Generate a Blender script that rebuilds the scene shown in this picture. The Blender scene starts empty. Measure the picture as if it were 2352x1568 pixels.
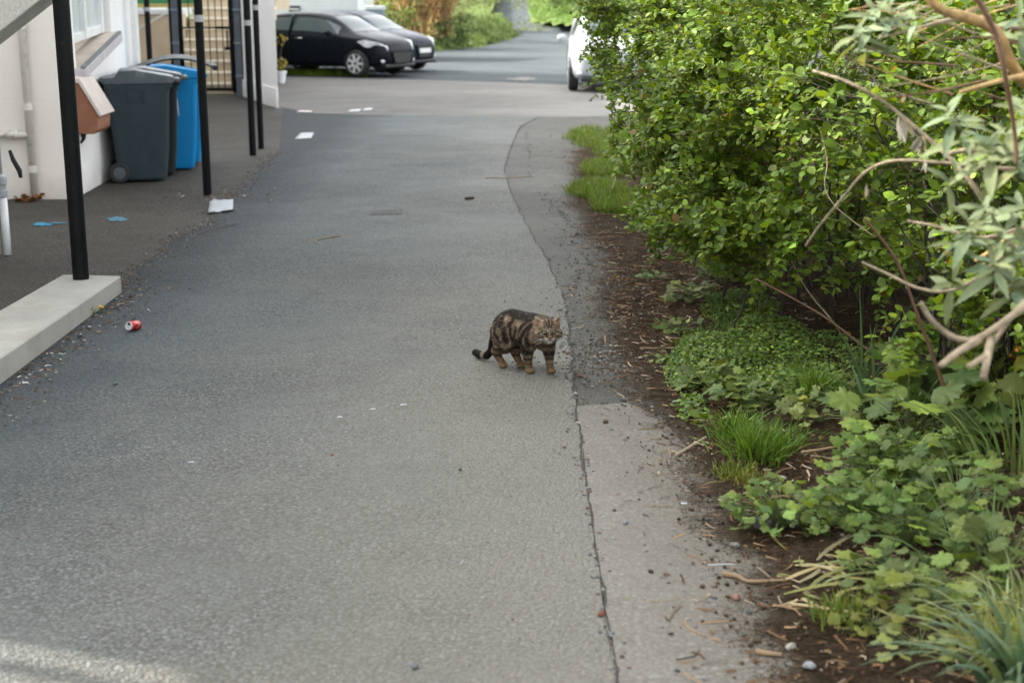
import bpy, bmesh, math, random
import numpy as np
from mathutils import Vector, Matrix, noise as mnoise
R = math.radians
random.seed(7); rng = np.random.default_rng(7)
S = bpy.context.scene
COL = S.collection

# ------------------------------------------------------------------ camera, sky, sun, exposure
CAM_H, PITCH, LENS = 1.8, R(13.6), 50.0
cd = bpy.data.cameras.new('camera'); cam = bpy.data.objects.new('camera', cd); COL.objects.link(cam)
cam.location = (0, 0, CAM_H); cam.rotation_euler = (R(90) - PITCH, 0, 0)
cd.lens = LENS; cd.sensor_width = 36; cd.clip_end = 2000; cd.clip_start = 0.05
cd.dof.use_dof = True; cd.dof.focus_distance = 7.0; cd.dof.aperture_fstop = 3.0
S.camera = cam
SUN_TO = Vector((-0.90, 0.30, 0.70)).normalized()          # towards the sun: from the left, a little ahead
W = bpy.data.worlds.new('World'); S.world = W; W.use_nodes = True
sky = W.node_tree.nodes.new('ShaderNodeTexSky'); sky.sky_type = 'NISHITA'; sky.sun_disc = False
sky.sun_elevation = math.asin(SUN_TO.z); sky.sun_rotation = math.atan2(SUN_TO.x, SUN_TO.y)
sky.air_density = 1.0; sky.dust_density = 4.0; sky.ozone_density = 1.0
bg = W.node_tree.nodes['Background']; bg.inputs['Strength'].default_value = 0.15
hs = W.node_tree.nodes.new('ShaderNodeHueSaturation'); hs.inputs['Saturation'].default_value = 0.14     # a hazy, whitish sky
W.node_tree.links.new(sky.outputs[0], hs.inputs['Color']); W.node_tree.links.new(hs.outputs[0], bg.inputs[0])
sd = bpy.data.lights.new('sun', 'SUN'); sd.energy = 2.0; sd.angle = R(0.6); sd.color = (1, .93, .82)
sun = bpy.data.objects.new('sun', sd); COL.objects.link(sun)
sun.rotation_euler = (-SUN_TO).to_track_quat('-Z', 'Y').to_euler()
S.view_settings.view_transform = 'Standard'; S.view_settings.look = 'None'
S.view_settings.exposure = 2.45; S.view_settings.gamma = 1.0
S.cycles.use_denoising = True
S.cycles.max_bounces = 6; S.cycles.diffuse_bounces = 2; S.cycles.transmission_bounces = 3; S.cycles.transparent_max_bounces = 8

# ------------------------------------------------------------------ helpers
FPX, CX, CY = LENS / 36 * 2352, 1176, 784
def ray(x, y):                       # a pixel of the 2352-wide photograph -> world direction
    a, b = (x - CX) / FPX, (CY - y) / FPX
    return Vector((a, math.cos(PITCH) + b * math.sin(PITCH), -math.sin(PITCH) + b * math.cos(PITCH)))
def G(x, y, z=0.0):                  # where that pixel meets the ground
    d = ray(x, y); t = (z - CAM_H) / d.z
    return Vector((d.x * t, d.y * t, z))
def AT(x, y, Y):                     # the point on that pixel's ray at distance Y
    d = ray(x, y); t = Y / d.y
    return Vector((d.x * t, Y, CAM_H + d.z * t))

def tag(o, label=None, cat=None, group=None, kind=None):
    if label: o['label'] = label
    if cat: o['category'] = cat
    if group: o['group'] = group
    if kind: o['kind'] = kind
    return o
def empty(name, loc, label, cat, group=None, rz=0):
    o = bpy.data.objects.new(name, None); COL.objects.link(o)
    o.location = loc; o.rotation_euler = (0, 0, rz); o.empty_display_size = .1
    return tag(o, label, cat, group)
def link(name, me, mats, parent=None, smooth=False):
    o = bpy.data.objects.new(name, me); COL.objects.link(o)
    for m in (mats if isinstance(mats, (list, tuple)) else [mats]): me.materials.append(m)
    if parent: o.parent = parent
    if smooth: me.polygons.foreach_set('use_smooth', [True] * len(me.polygons))
    return o
def copy_tree(o, parent=None):
    c = o.copy(); COL.objects.link(c); c.parent = parent
    for ch in list(o.children): copy_tree(ch, c)
    return c

class MB:                            # gathers shapes into one mesh
    def __init__(s): s.v, s.f, s.m, s.c = [], [], [], []
    def add(s, vs, fs, mi=0, col=None):
        b = len(s.v); s.v += [tuple(p) for p in vs]
        s.f += [[i + b for i in f] for f in fs]; s.m += [mi] * len(fs)
        s.c += [col or (1, 1, 1)] * len(vs)
        return s
    def box(s, lo, hi, mi=0, M=None, col=None):
        x0, y0, z0 = lo; x1, y1, z1 = hi
        vs = [Vector(p) for p in ((x0,y0,z0),(x1,y0,z0),(x1,y1,z0),(x0,y1,z0),(x0,y0,z1),(x1,y0,z1),(x1,y1,z1),(x0,y1,z1))]
        if M: vs = [M @ p for p in vs]
        return s.add(vs, [[3,2,1,0],[4,5,6,7],[0,1,5,4],[1,2,6,5],[2,3,7,6],[3,0,4,7]], mi, col)
    def prism(s, poly, z0, z1, mi=0, M=None):      # poly: xy list (counter-clockwise), z0/z1 numbers or lists
        n = len(poly)
        za = z0 if isinstance(z0, (list, tuple)) else [z0] * n
        zb = z1 if isinstance(z1, (list, tuple)) else [z1] * n
        vs = [Vector((p[0], p[1], za[i])) for i, p in enumerate(poly)] + [Vector((p[0], p[1], zb[i])) for i, p in enumerate(poly)]
        if M: vs = [M @ p for p in vs]
        return s.add(vs, [list(range(n))[::-1], list(range(n, 2 * n))] + [[i, (i + 1) % n, (i + 1) % n + n, i + n] for i in range(n)], mi)
    def tube(s, pts, rad, seg=8, mi=0, cap=True, col=None):
        pts = [Vector(p) for p in pts]; n = len(pts)
        if not isinstance(rad, (list, tuple)): rad = [rad] * n
        vs, fs = [], []; up = None
        for i, p in enumerate(pts):
            t = (pts[min(i + 1, n - 1)] - pts[max(i - 1, 0)])
            t = t.normalized() if t.length > 1e-9 else Vector((0, 0, 1))
            if up is None: up = t.orthogonal().normalized()
            up = (up - t * up.dot(t)); up = up.normalized() if up.length > 1e-6 else t.orthogonal().normalized()
            w = t.cross(up)
            for k in range(seg):
                a = 2 * math.pi * k / seg
                vs.append(p + (up * math.cos(a) + w * math.sin(a)) * rad[i])
        for i in range(n - 1):
            for k in range(seg):
                a, b = i * seg + k, i * seg + (k + 1) % seg
                fs.append([a, b, b + seg, a + seg])
        if cap: fs += [list(range(seg))[::-1], [(n - 1) * seg + k for k in range(seg)]]
        return s.add(vs, fs, mi, col)
    def lathe(s, prof, M=None, seg=24, mi=0, col=None):    # prof: (r, z) pairs
        vs, fs = [], []
        for r, z in prof:
            for k in range(seg):
                a = 2 * math.pi * k / seg
                p = Vector((r * math.cos(a), r * math.sin(a), z)); vs.append(M @ p if M else p)
        for i in range(len(prof) - 1):
            for k in range(seg):
                a, b = i * seg + k, i * seg + (k + 1) % seg
                fs.append([a, b, b + seg, a + seg])
        n = len(prof)
        fs += [list(range(seg))[::-1], [(n - 1) * seg + k for k in range(seg)]]
        return s.add(vs, fs, mi, col)
    def ball(s, c, r, seg=8, rings=6, M=None, mi=0, col=None, jit=0):
        r = (r, r, r) if not isinstance(r, (tuple, list)) else r
        vs, fs = [], []
        for i in range(1, rings):
            for k in range(seg):
                th, a = math.pi * i / rings, 2 * math.pi * k / seg
                q = 1 + random.uniform(-jit, jit)
                p = Vector((r[0] * math.sin(th) * math.cos(a) * q, r[1] * math.sin(th) * math.sin(a) * q, r[2] * math.cos(th) * q))
                vs.append(p)
        vs += [Vector((0, 0, r[2])), Vector((0, 0, -r[2]))]
        t, bt = len(vs) - 2, len(vs) - 1
        for i in range(rings - 2):
            for k in range(seg):
                a, b = i * seg + k, i * seg + (k + 1) % seg
                fs.append([a, a + seg, b + seg, b])
        for k in range(seg):
            fs.append([t, k, (k + 1) % seg]); fs.append([bt, (rings - 2) * seg + (k + 1) % seg, (rings - 2) * seg + k])
        vs = [(M @ p if M else p) + Vector(c) for p in vs]
        return s.add(vs, fs, mi, col)
    def build(s, name, mats, parent=None, smooth=False, bevel=0, seg=2, colour=False, auto=None):
        me = bpy.data.meshes.new(name); me.from_pydata(s.v, [], s.f)
        me.polygons.foreach_set('material_index', s.m)
        if colour:
            ca = me.color_attributes.new('Col', 'FLOAT_COLOR', 'POINT')
            ca.data.foreach_set('color', np.c_[np.array(s.c, dtype=np.float32), np.ones(len(s.c), np.float32)].ravel())
        me.update()
        o = link(name, me, mats, parent, smooth)
        if bevel:
            b = o.modifiers.new('b', 'BEVEL'); b.width = bevel; b.segments = seg; b.limit_method = 'ANGLE'; b.angle_limit = R(35)
            me.polygons.foreach_set('use_smooth', [True] * len(me.polygons))
            w = o.modifiers.new('w', 'WEIGHTED_NORMAL'); w.keep_sharp = True
        return o

def np_mesh(name, V, F, mats, parent=None, col=None, smooth=False):   # V (n,3); F: list of (m,k) int arrays
    me = bpy.data.meshes.new(name)
    me.vertices.add(len(V)); me.vertices.foreach_set('co', np.asarray(V, np.float32).ravel())
    loops = np.concatenate([f.ravel() for f in F]); tot = np.concatenate([np.full(len(f), f.shape[1]) for f in F])
    start = np.r_[0, np.cumsum(tot)[:-1]]
    me.loops.add(len(loops)); me.loops.foreach_set('vertex_index', loops.astype(np.int32))
    me.polygons.add(len(tot)); me.polygons.foreach_set('loop_start', start.astype(np.int32)); me.polygons.foreach_set('loop_total', tot.astype(np.int32))
    if col is not None:
        ca = me.color_attributes.new('Col', 'FLOAT_COLOR', 'POINT')
        ca.data.foreach_set('color', np.c_[col, np.ones(len(col))].astype(np.float32).ravel())
    me.update(calc_edges=True); me.validate()
    return link(name, me, mats, parent, smooth)

# ------------------------------------------------------------------ materials
class NT:
    def __init__(s, name):
        s.m = bpy.data.materials.new(name); s.m.use_nodes = True; s.t = s.m.node_tree
        s.b = s.t.nodes['Principled BSDF']; s.out = s.t.nodes['Material Output']
        s.tc = s.n('ShaderNodeTexCoord'); s.co = s.tc.outputs['Object']
    def n(s, ty, ins=None, **kw):
        x = s.t.nodes.new(ty)
        for k, v in kw.items(): setattr(x, k, v)
        for k, v in (ins or {}).items(): s.set(x.inputs[k], v)
        return x
    def set(s, inp, v):
        if isinstance(v, bpy.types.NodeSocket): s.t.links.new(v, inp)
        elif isinstance(v, (tuple, list)) and len(v) == 3 and inp.type == 'RGBA': inp.default_value = (*v, 1)
        else: inp.default_value = v
    def noise(s, scale, det=4, rough=.55, co=None, dist=0):
        return s.n('ShaderNodeTexNoise', {'Vector': co or s.co, 'Scale': scale, 'Detail': det, 'Roughness': rough, 'Distortion': dist}).outputs['Fac']
    def vor(s, scale, feature='F1', out='Distance', co=None, rand=1.0):
        return s.n('ShaderNodeTexVoronoi', {'Vector': co or s.co, 'Scale': scale, 'Randomness': rand}, feature=feature).outputs[out]
    def ramp(s, f, stops, interp='LINEAR'):
        r = s.n('ShaderNodeValToRGB', {'Fac': f}); e = r.color_ramp.elements; r.color_ramp.interpolation = interp
        while len(e) < len(stops): e.new(.5)
        for i, (p, c) in enumerate(stops):
            e[i].position = p; e[i].color = (c, c, c, 1) if not isinstance(c, (tuple, list)) else (*c, 1)
        return r.outputs['Color']
    def mix(s, f, a, b, mode='MIX'):
        x = s.n('ShaderNodeMix', data_type='RGBA', blend_type=mode)
        s.set(x.inputs[0], f); s.set(x.inputs[6], a); s.set(x.inputs[7], b)
        return x.outputs[2]
    def math(s, op, a, b=0.0, clamp=False):
        x = s.n('ShaderNodeMath', operation=op, use_clamp=clamp); s.set(x.inputs[0], a); s.set(x.inputs[1], b)
        return x.outputs[0]
    def maprange(s, v, a, b, c=0.0, d=1.0):
        return s.n('ShaderNodeMapRange', {'Value': v, 'From Min': a, 'From Max': b, 'To Min': c, 'To Max': d}).outputs[0]
    def xyz(s): return s.n('ShaderNodeSeparateXYZ', {0: s.co}).outputs
    def bump(s, h, strength=.4, dist=.01, nrm=None):
        i = {'Height': h, 'Strength': strength, 'Distance': dist}
        if nrm is not None: i['Normal'] = nrm
        return s.n('ShaderNodeBump', i).outputs[0]
    def fin(s, col=None, rough=None, nrm=None, **kw):
        if col is not None: s.set(s.b.inputs['Base Color'], col)
        if rough is not None: s.set(s.b.inputs['Roughness'], rough)
        if nrm is not None: s.set(s.b.inputs['Normal'], nrm)
        for k, v in kw.items(): s.set(s.b.inputs[k.replace('_', ' ')], v)
        return s.m

def plain(name, col, rough=.6, scale=6, var=.18, bump=0, bscale=40, dirt=None, **kw):
    t = NT(name); n = t.noise(scale)
    lo = tuple(c * (1 - var) for c in col); hi = tuple(min(1, c * (1 + var)) for c in col)
    c = t.mix(t.ramp(n, [(.3, 0), (.7, 1)]), lo, hi)
    if dirt:
        c = t.mix(t.math('MULTIPLY', t.ramp(t.noise(dirt[1], 8, .65), [(.52, 0), (.72, 1)]), dirt[2]), c, dirt[0])
    nr = t.bump(t.noise(bscale, 6, .6), bump, .01) if bump else None
    r = t.maprange(t.noise(scale * 2.3), .3, .7, max(0, rough - .08), min(1, rough + .08))
    return t.fin(c, r, nr, **kw)

def asphalt(name, stone_a, stone_b, gap, dust, scale=85, light=.25, tint_x=None, dark=None, bmp=.8, spec=.16):
    t = NT(name)
    co = t.n('ShaderNodeMapping', {'Vector': t.co, 'Scale': (1, 1, 1)}).outputs[0]
    wob = t.n('ShaderNodeMixRGB', {'Fac': .012, 'Color1': co, 'Color2': t.n('ShaderNodeTexNoise', {'Vector': co, 'Scale': 55.0}).outputs['Color']}).outputs[0]
    vc = t.vor(scale, out='Color', co=wob); d = t.vor(scale, out='Distance', co=wob)
    vc2 = t.vor(scale * 2.1, out='Color', co=wob); d2 = t.vor(scale * 2.1, out='Distance', co=wob)
    s1 = t.n('ShaderNodeSeparateColor', {0: vc}).outputs; s2 = t.n('ShaderNodeSeparateColor', {0: vc2}).outputs
    base = t.mix(s1[0], stone_a, stone_b)
    base = t.mix(t.ramp(s1[1], [(.80, 0), (.97, light * 2)]), base, (.34, .35, .36))
    base = t.mix(t.ramp(s1[2], [(.9, 0), (.96, .5)]), base, (.20, .13, .09))
    base = t.mix(t.ramp(s2[1], [(.6, 0), (.95, .5)]), base, tuple(c * .45 for c in gap))
    pit = t.ramp(t.math('ADD', d, t.math('MULTIPLY', t.noise(scale * .5, 3), .35)), [(.50, 0), (.86, 1)])
    base = t.mix(t.math('MULTIPLY', pit, .85), base, gap)
    big = t.noise(.55, 6, .62); mid = t.noise(3.2, 6, .6)
    base = t.mix(t.ramp(big, [(.36, 0), (.66, .45)]), base, dust)
    base = t.mix(t.ramp(mid, [(.45, 0), (.75, .22)]), base, tuple(c * 1.25 for c in dust))
    base = t.mix(t.ramp(t.noise(1.3, 7, .65), [(.46, 0), (.66, .5)]), base, tuple(c * .62 for c in stone_a))
    base = t.mix(t.ramp(t.noise(.33, 5, .6), [(.42, 0), (.62, .35)]), base, tuple(c * 1.2 for c in stone_b))
    x, y, z = t.xyz()
    if tint_x:
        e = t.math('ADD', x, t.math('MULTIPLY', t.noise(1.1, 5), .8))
        f = t.math('MULTIPLY', t.math('MULTIPLY', t.maprange(e, tint_x[0], tint_x[1]), tint_x[2]), t.maprange(t.math('ADD', y, t.math('MULTIPLY', t.noise(.5, 4), 4.0)), 13.0, 7.0, .35, 1.0))  # tint by x, made stronger towards the camera
        base = t.mix(t.math('MULTIPLY', f, t.ramp(t.noise(40, 3), [(.25, .5), (.7, 1)])), base, tint_x[3])
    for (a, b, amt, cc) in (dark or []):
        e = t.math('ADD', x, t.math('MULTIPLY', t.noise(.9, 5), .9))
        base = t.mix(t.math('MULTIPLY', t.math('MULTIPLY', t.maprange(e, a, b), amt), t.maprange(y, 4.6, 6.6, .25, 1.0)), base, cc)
    h = t.math('SUBTRACT', t.math('MULTIPLY', s1[0], .35), t.math('MULTIPLY', d, 1.0))
    h = t.math('ADD', h, t.math('MULTIPLY', d2, -.35))
    h = t.math('ADD', h, t.math('MULTIPLY', t.noise(9, 3), 1.2))
    return t.fin(base, t.maprange(s1[2], 0, 1, .62, .9), t.bump(h, bmp, .011), **{'Specular_IOR_Level': spec})

def leafmat(name, rough=.45, trans=.35, spec=.4, tcol=1.5):
    t = NT(name)
    a = t.n('ShaderNodeVertexColor', layer_name='Col').outputs['Color']
    c = t.mix(t.ramp(t.noise(60, 3), [(.3, 0), (.7, .25)]), a, (.02, .04, .012), 'MIX')
    nr = t.bump(t.noise(220, 2), .25, .002)
    t.fin(c, rough, nr, **{'Specular_IOR_Level': spec})
    tr = t.n('ShaderNodeBsdfTranslucent', {'Color': t.mix(1.0, a, (tcol * 1.1, tcol, tcol * .35), 'MULTIPLY')}).outputs[0]
    mx = t.n('ShaderNodeMixShader', {0: trans, 1: t.b.outputs[0], 2: tr}).outputs[0]
    t.t.links.new(mx, t.out.inputs[0])
    return t.m
def vcmat(name, rough=.8, bump=0, bscale=150, **kw):
    t = NT(name); a = t.n('ShaderNodeVertexColor', layer_name='Col').outputs['Color']
    c = t.mix(t.ramp(t.noise(bscale, 4), [(.3, 0), (.75, .35)]), a, t.mix(1.0, a, (.55, .52, .5), 'MULTIPLY'))
    return t.fin(c, rough, t.bump(t.noise(bscale, 4), bump, .003) if bump else None, **kw)

M = {}
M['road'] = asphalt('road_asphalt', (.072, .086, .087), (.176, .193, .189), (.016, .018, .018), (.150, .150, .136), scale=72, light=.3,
                    tint_x=(-1.7, .4, .65, (.205, .183, .142)), dark=[(.1, -1.9, .5, (.050, .064, .068)), (-1.35, -2.1, .8, (.026, .032, .034))])
M['forecourt'] = asphalt('forecourt_tarmac', (.058, .055, .047), (.104, .096, .082), (.015, .014, .012), (.09, .079, .062), scale=100, light=.22)
M['verge_tarmac'] = asphalt('muddy_tarmac', (.088, .092, .086), (.170, .172, .158), (.026, .026, .023), (.150, .140, .115), scale=130, light=.2,
                            tint_x=(.55, 1.25, .9, (.080, .065, .044)))
M['slab'] = asphalt('old_concrete', (.145, .140, .123), (.172, .162, .140), (.095, .088, .073), (.176, .164, .140), scale=60, light=.22, bmp=.3,
                    tint_x=(.75, 1.35, .9, (.085, .070, .048)))
M['car_park'] = asphalt('pale_car_park', (.150, .148, .139), (.20, .192, .177), (.085, .082, .076), (.185, .176, .158), scale=60, light=.1, bmp=.4, spec=.08)
M['lane'] = asphalt('far_lane', (.052, .064, .070), (.075, .089, .095), (.026, .031, .034), (.075, .086, .088), scale=60, light=.06, bmp=.2, spec=.05)

def soilmat():
    t = NT('bare_soil'); n = t.noise(4, 8, .65); g = t.noise(60, 5, .7)
    c = t.ramp(n, [(.3, (.028, .0185, .0105)), (.5, (.052, .037, .022)), (.72, (.085, .064, .042))])
    c = t.mix(t.ramp(g, [(.40, 0), (.60, .8)]), c, (.014, .009, .005))
    c = t.mix(t.ramp(t.noise(33, 5, .75), [(.56, 0), (.70, .7)]), c, (.095, .068, .042))
    c = t.mix(t.ramp(t.vor(70, out='Color'), [(.90, 0), (.95, .5)]), c, (.12, .09, .065))
    h = t.math('ADD', t.math('MULTIPLY', t.noise(14, 8, .7), 1.0), t.math('MULTIPLY', g, .5))
    e1 = t.n('ShaderNodeSeparateColor', {0: t.n('ShaderNodeVertexColor', layer_name='Edge').outputs['Color']}).outputs[0]
    c = t.mix(t.maprange(e1, 1.6, .5, 0, .7), c, (.105, .082, .058))
    t.fin(c, .95, t.bump(h, 1.0, .03), Specular_IOR_Level=.05)
    ed = t.n('ShaderNodeSeparateColor', {0: t.n('ShaderNodeVertexColor', layer_name='Edge').outputs['Color']}).outputs[0]      # a thin scatter of soil where it runs out over the hard ground
    gr = t.math('ADD', t.math('MULTIPLY', t.noise(7, 6, .7), .8), t.math('MULTIPLY', t.noise(95, 3, .75), 1.3))
    op = t.ramp(t.math('SUBTRACT', t.math('ADD', ed, gr), 1.05), [(.62, 0), (.98, 1)])
    mx = t.n('ShaderNodeMixShader', {0: op, 1: t.n('ShaderNodeBsdfTransparent').outputs[0], 2: t.b.outputs[0]}).outputs[0]
    t.t.links.new(mx, t.out.inputs[0]); return t.m
M['soil'] = soilmat()
def groundmat():
    t = NT('rough_ground'); n = t.noise(.8, 8, .65)
    c = t.ramp(n, [(.35, (.05, .042, .026)), (.5, (.06, .075, .025)), (.7, (.085, .11, .035))])
    return t.fin(c, .95, t.bump(t.noise(12, 6, .7), 1.0, .05))
M['ground'] = groundmat()
def grassmat():
    t = NT('grass_bank'); n = t.noise(1.6, 8, .68)
    c = t.ramp(n, [(.3, (.05, .075, .02)), (.5, (.09, .13, .035)), (.68, (.14, .17, .06)), (.8, (.16, .145, .08))])
    return t.fin(c, .95, t.bump(t.noise(18, 6, .7), 1.0, .05), Specular_IOR_Level=.05)
M['grass_bank'] = grassmat()
def wallmat(name, col, course=.3):
    t = NT(name); n = t.noise(1.2, 6, .6)
    c = t.mix(t.ramp(n, [(.3, 0), (.75, 1)]), tuple(k * .9 for k in col), col)
    x, y, z = t.xyz()
    fr = t.math('FRACT', t.math('DIVIDE', t.math('ADD', z, t.math('MULTIPLY', t.noise(3), .01)), course))
    ln = t.ramp(fr, [(0, 1), (.035, 0), (.965, 0), (1, 1)])
    c = t.mix(t.math('MULTIPLY', ln, .06), c, tuple(k * .55 for k in col))
    low = t.math('MULTIPLY', t.maprange(t.math('ADD', z, t.math('MULTIPLY', t.noise(5, 6), .35)), .42, .12), .4)
    c = t.mix(low, c, (.30, .26, .21))
    drip = t.ramp(t.n('ShaderNodeTexNoise', {'Vector': t.n('ShaderNodeMapping', {'Vector': t.co, 'Scale': (9, 9, .5)}).outputs[0], 'Scale': 1.0, 'Detail': 5.0}).outputs['Fac'], [(.58, 0), (.78, .16)])
    c = t.mix(drip, c, tuple(k * .68 for k in col))
    h = t.math('SUBTRACT', t.math('MULTIPLY', t.noise(90, 4), .35), ln)
    return t.fin(c, .85, t.bump(h, .2, .004))
M['wall'] = wallmat('white_render', (.88, .87, .84))
M['wall_shaded'] = wallmat('shaded_render', (.84, .79, .72))  # same render, with the front's warm grey shade put into its colour
M['pier'] = wallmat('white_pier_render', (.90, .90, .89), 3.0)
M['panel_brown'] = plain('brown_grey_recess', (.54, .47, .40), .85, 5, .12)
M['sill'] = plain('lilac_grey_sill', (.47, .44, .46), .7, 8, .12)
M['sill_edge'] = plain('dark_grey_sill_edge', (.17, .18, .18), .7, 8, .15)
M['white_paint'] = plain('white_gloss_paint', (.74, .76, .76), .35, 9, .06)
M['cream_pipe'] = plain('cream_pipe_paint', (.66, .63, .56), .45, 5, .1, dirt=((.12, .1, .07), 7, .6))
M['grey_pipe'] = plain('grey_flaking_pipe', (.33, .36, .37), .6, 15, .25, dirt=((.14, .13, .12), 20, .8))
M['concrete'] = plain('pale_concrete', (.34, .33, .295), .9, 2.5, .14, .5, 120, dirt=((.2, .17, .13), 3, .5))
M['pebble_concrete'] = plain('pebbledash_concrete', (.50, .48, .44), .9, 60, .2, .7, 160)
def postmat():
    t = NT('black_gloss_post'); c = t.mix(t.ramp(t.noise(6), [(.3, 0), (.7, 1)]), (.0025, .003, .0033), (.006, .0065, .007))
    c = t.mix(t.ramp(t.noise(34, 3, .6), [(.70, 0), (.76, .7)]), c, (.09, .09, .088)); c = t.mix(t.ramp(t.noise(11, 4, .7), [(.70, 0), (.76, .6)]), c, (.05, .028, .016))
    return t.fin(c, t.maprange(t.noise(14), .3, .7, .35, .6), t.bump(t.noise(60, 4), .2, .004), Specular_IOR_Level=.14)
M['black_post'] = postmat()
M['white_band'] = plain('white_band', (.33, .33, .325), .5)
M['bin_grey'] = plain('grey_bin_plastic', (.024, .039, .047), .5, 7, .12, .08, 200, dirt=((.07, .075, .075), 6, .35), Specular_IOR_Level=.25)
M['bin_dark'] = plain('dark_bin_plastic', (.012, .018, .020), .5, 7, .12, dirt=((.06, .06, .06), 6, .3), Specular_IOR_Level=.25)
M['bin_lid'] = plain('weathered_lid_plastic', (.055, .070, .078), .4, 7, .15, dirt=((.3, .3, .29), 5, .5))
M['bin_blue'] = plain('blue_bin_plastic', (.004, .185, .43), .5, 5, .08, dirt=((.01, .13, .3), 5, .4), Specular_IOR_Level=.2)
M['rubber'] = plain('black_rubber', (.018, .018, .018), .8, 20, .2)
M['hub'] = plain('grey_hub', (.06, .075, .085), .5)
M['label_white'] = plain('white_sticker', (.68, .69, .66), .6)
M['terracotta'] = plain('terracotta_box_paint', (.24, .095, .05), .65, 4, .12, dirt=((.42, .26, .2), 5, .35))
M['lid_pale'] = plain('pale_pink_lid', (.56, .49, .44), .7, 5, .1)
M['iron'] = plain('black_iron', (.004, .0045, .005), .6, 8, .3, Specular_IOR_Level=.15)
M['grey_board'] = plain('blue_grey_board', (.09, .11, .13), .6, 6, .15)
M['cream_stone'] = plain('cream_stone', (.58, .48, .34), .85, 2.5, .12, .3, 60)
M['cream_lit'] = plain('lit_stone_tread', (.85, .77, .62), .85, 2.5, .1, .3, 60)  # treads paler than risers: light from above put into the colour
M['green_panel'] = plain('green_panel', (.05, .22, .09), .6)
M['yellow'] = plain('yellow_trim', (.55, .42, .12), .6)
M['roof'] = plain('slate_roof', (.10, .10, .11), .8)
M['glass_dark'] = plain('window_glass', (.55, .60, .60), .15, 3, .1)
M['pale_wall'] = plain('pale_blue_render', (.52, .56, .56), .85, 2, .08, dirt=((.4, .42, .4), 2, .4))
M['tin'] = plain('blue_grey_tin', (.16, .20, .25), .5, 3, .1)
M['paper'] = plain('white_paper', (.38, .40, .42), .8, 12, .08)
M['blue_spray'] = plain('blue_spray_paint', (.015, .23, .36), .7, 10, .3)
M['blue_faded'] = plain('faded_blue_spray', (.05, .17, .23), .8, 10, .3)
M['bark_pale'] = plain('pale_bark', (.27, .215, .14), .85, 30, .38, .8, 130)
M['bark_gold'] = plain('golden_bark', (.42, .27, .11), .85, 26, .42, 1.0, 90)
M['bark_dark'] = plain('dark_bark', (.035, .024, .018), .8, 20, .3)
M['bark_red'] = plain('red_brown_twig', (.11, .055, .03), .7, 20, .3)
M['leaf'] = leafmat('shrub_leaf', .55, .26, .25)
M['leaf_grey'] = leafmat('felted_leaf', .7, .2, .15, 1.2)
M['leaf_soft'] = leafmat('weed_leaf', .55, .26, .25, 1.4)
M['vc'] = vcmat('mixed_litter', .85, .4, Specular_IOR_Level=.1)
M['vc_stone'] = vcmat('mixed_stones', .75, .5, 90, Specular_IOR_Level=.2)

# ------------------------------------------------------------------ the ground, in sheets
def sheet(name, poly, z, mat, wob=0.0, step=.25):
    pts = []
    n = len(poly)
    for i in range(n):
        a, b = Vector((*poly[i][:2], 0)), Vector((*poly[(i + 1) % n][:2], 0))
        k = max(1, int((b - a).length / step)) if wob else 1
        for j in range(k):
            p = a.lerp(b, j / k)
            if wob and j: p += Vector((mnoise.noise(p * 2.1), mnoise.noise(p * 2.1 + Vector((9, 3, 1))), 0)) * wob + Vector((mnoise.noise(p * 9), mnoise.noise(p * 9 + Vector((2, 7, 1))), 0)) * wob * .4
            pts.append((p.x, p.y, z))
    me = bpy.data.meshes.new(name); me.from_pydata(pts, [], [list(range(len(pts)))]); me.update()
    bm = bmesh.new(); bm.from_mesh(me); bmesh.ops.triangulate(bm, faces=bm.faces[:]); bmesh.ops.recalc_face_normals(bm, faces=bm.faces[:])
    if sum(f.normal.z for f in bm.faces) < 0: bmesh.ops.reverse_faces(bm, faces=bm.faces[:])
    bm.to_mesh(me); bm.free()
    return tag(link(name, me, mat), kind='structure')

def far_z(x, y):
    return 0.0 if y < 50 else 0.0009 * (y - 50) ** 2
def verge_z(x, y):
    e = max(0, x - .95)
    b = .16 * (1 - math.exp(-e * 1.6)) + .05 * e
    return b * min(1, max(0, (22 - y) / 4))
def grid(name, xs, ys, zf, mat, keep=None):
    V = [(x, y, zf(x, y)) for y in ys for x in xs]; nx = len(xs)
    F = [[j * nx + i, j * nx + i + 1, (j + 1) * nx + i + 1, (j + 1) * nx + i] for j in range(len(ys) - 1) for i in range(nx - 1)
         if keep is None or keep((xs[i] + xs[i + 1]) / 2, (ys[j] + ys[j + 1]) / 2)]
    me = bpy.data.meshes.new(name); me.from_pydata(V, [], F); me.update()
    return tag(link(name, me, mat, smooth=True), kind='structure')
grid('ground', list(np.r_[-600, -200, np.linspace(-60, 60, 41), 200, 600]), list(np.r_[-600, -100, np.linspace(-20, 200, 61), 600, 900]),
     lambda x, y: far_z(x, min(y, 200)) - .03, M['ground'])
near_L = [G(0, 940), G(262, 676), G(330, 610), G(410, 545), G(480, 512), G(545, 445), G(600, 385), G(640, 348)]
road_left = [(-2.45, -3)] + [(-2.45, 5), (-2.46, 8.7)] + [tuple(p[:2]) for p in near_L[2:]]
pk = [G(1240, 268), G(1176, 262), G(1000, 264), G(850, 264), G(720, 260), G(650, 247)]
road_right = [(.30, -3), (.285, 3.5), (.283, 5.2)] + [tuple(G(*q)[:2]) for q in ((1340, 1060), (1323, 930), (1306, 760), (1298, 690), (1258, 600), (1212, 520), (1172, 440), (1158, 385), (1170, 345), (1195, 290))]
pk = [tuple(p[:2]) for p in pk]
sheet('road', road_left + [(-3.1, 19.2)] + pk[::-1] + road_right[::-1], .0, M['road'], .018)
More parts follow.
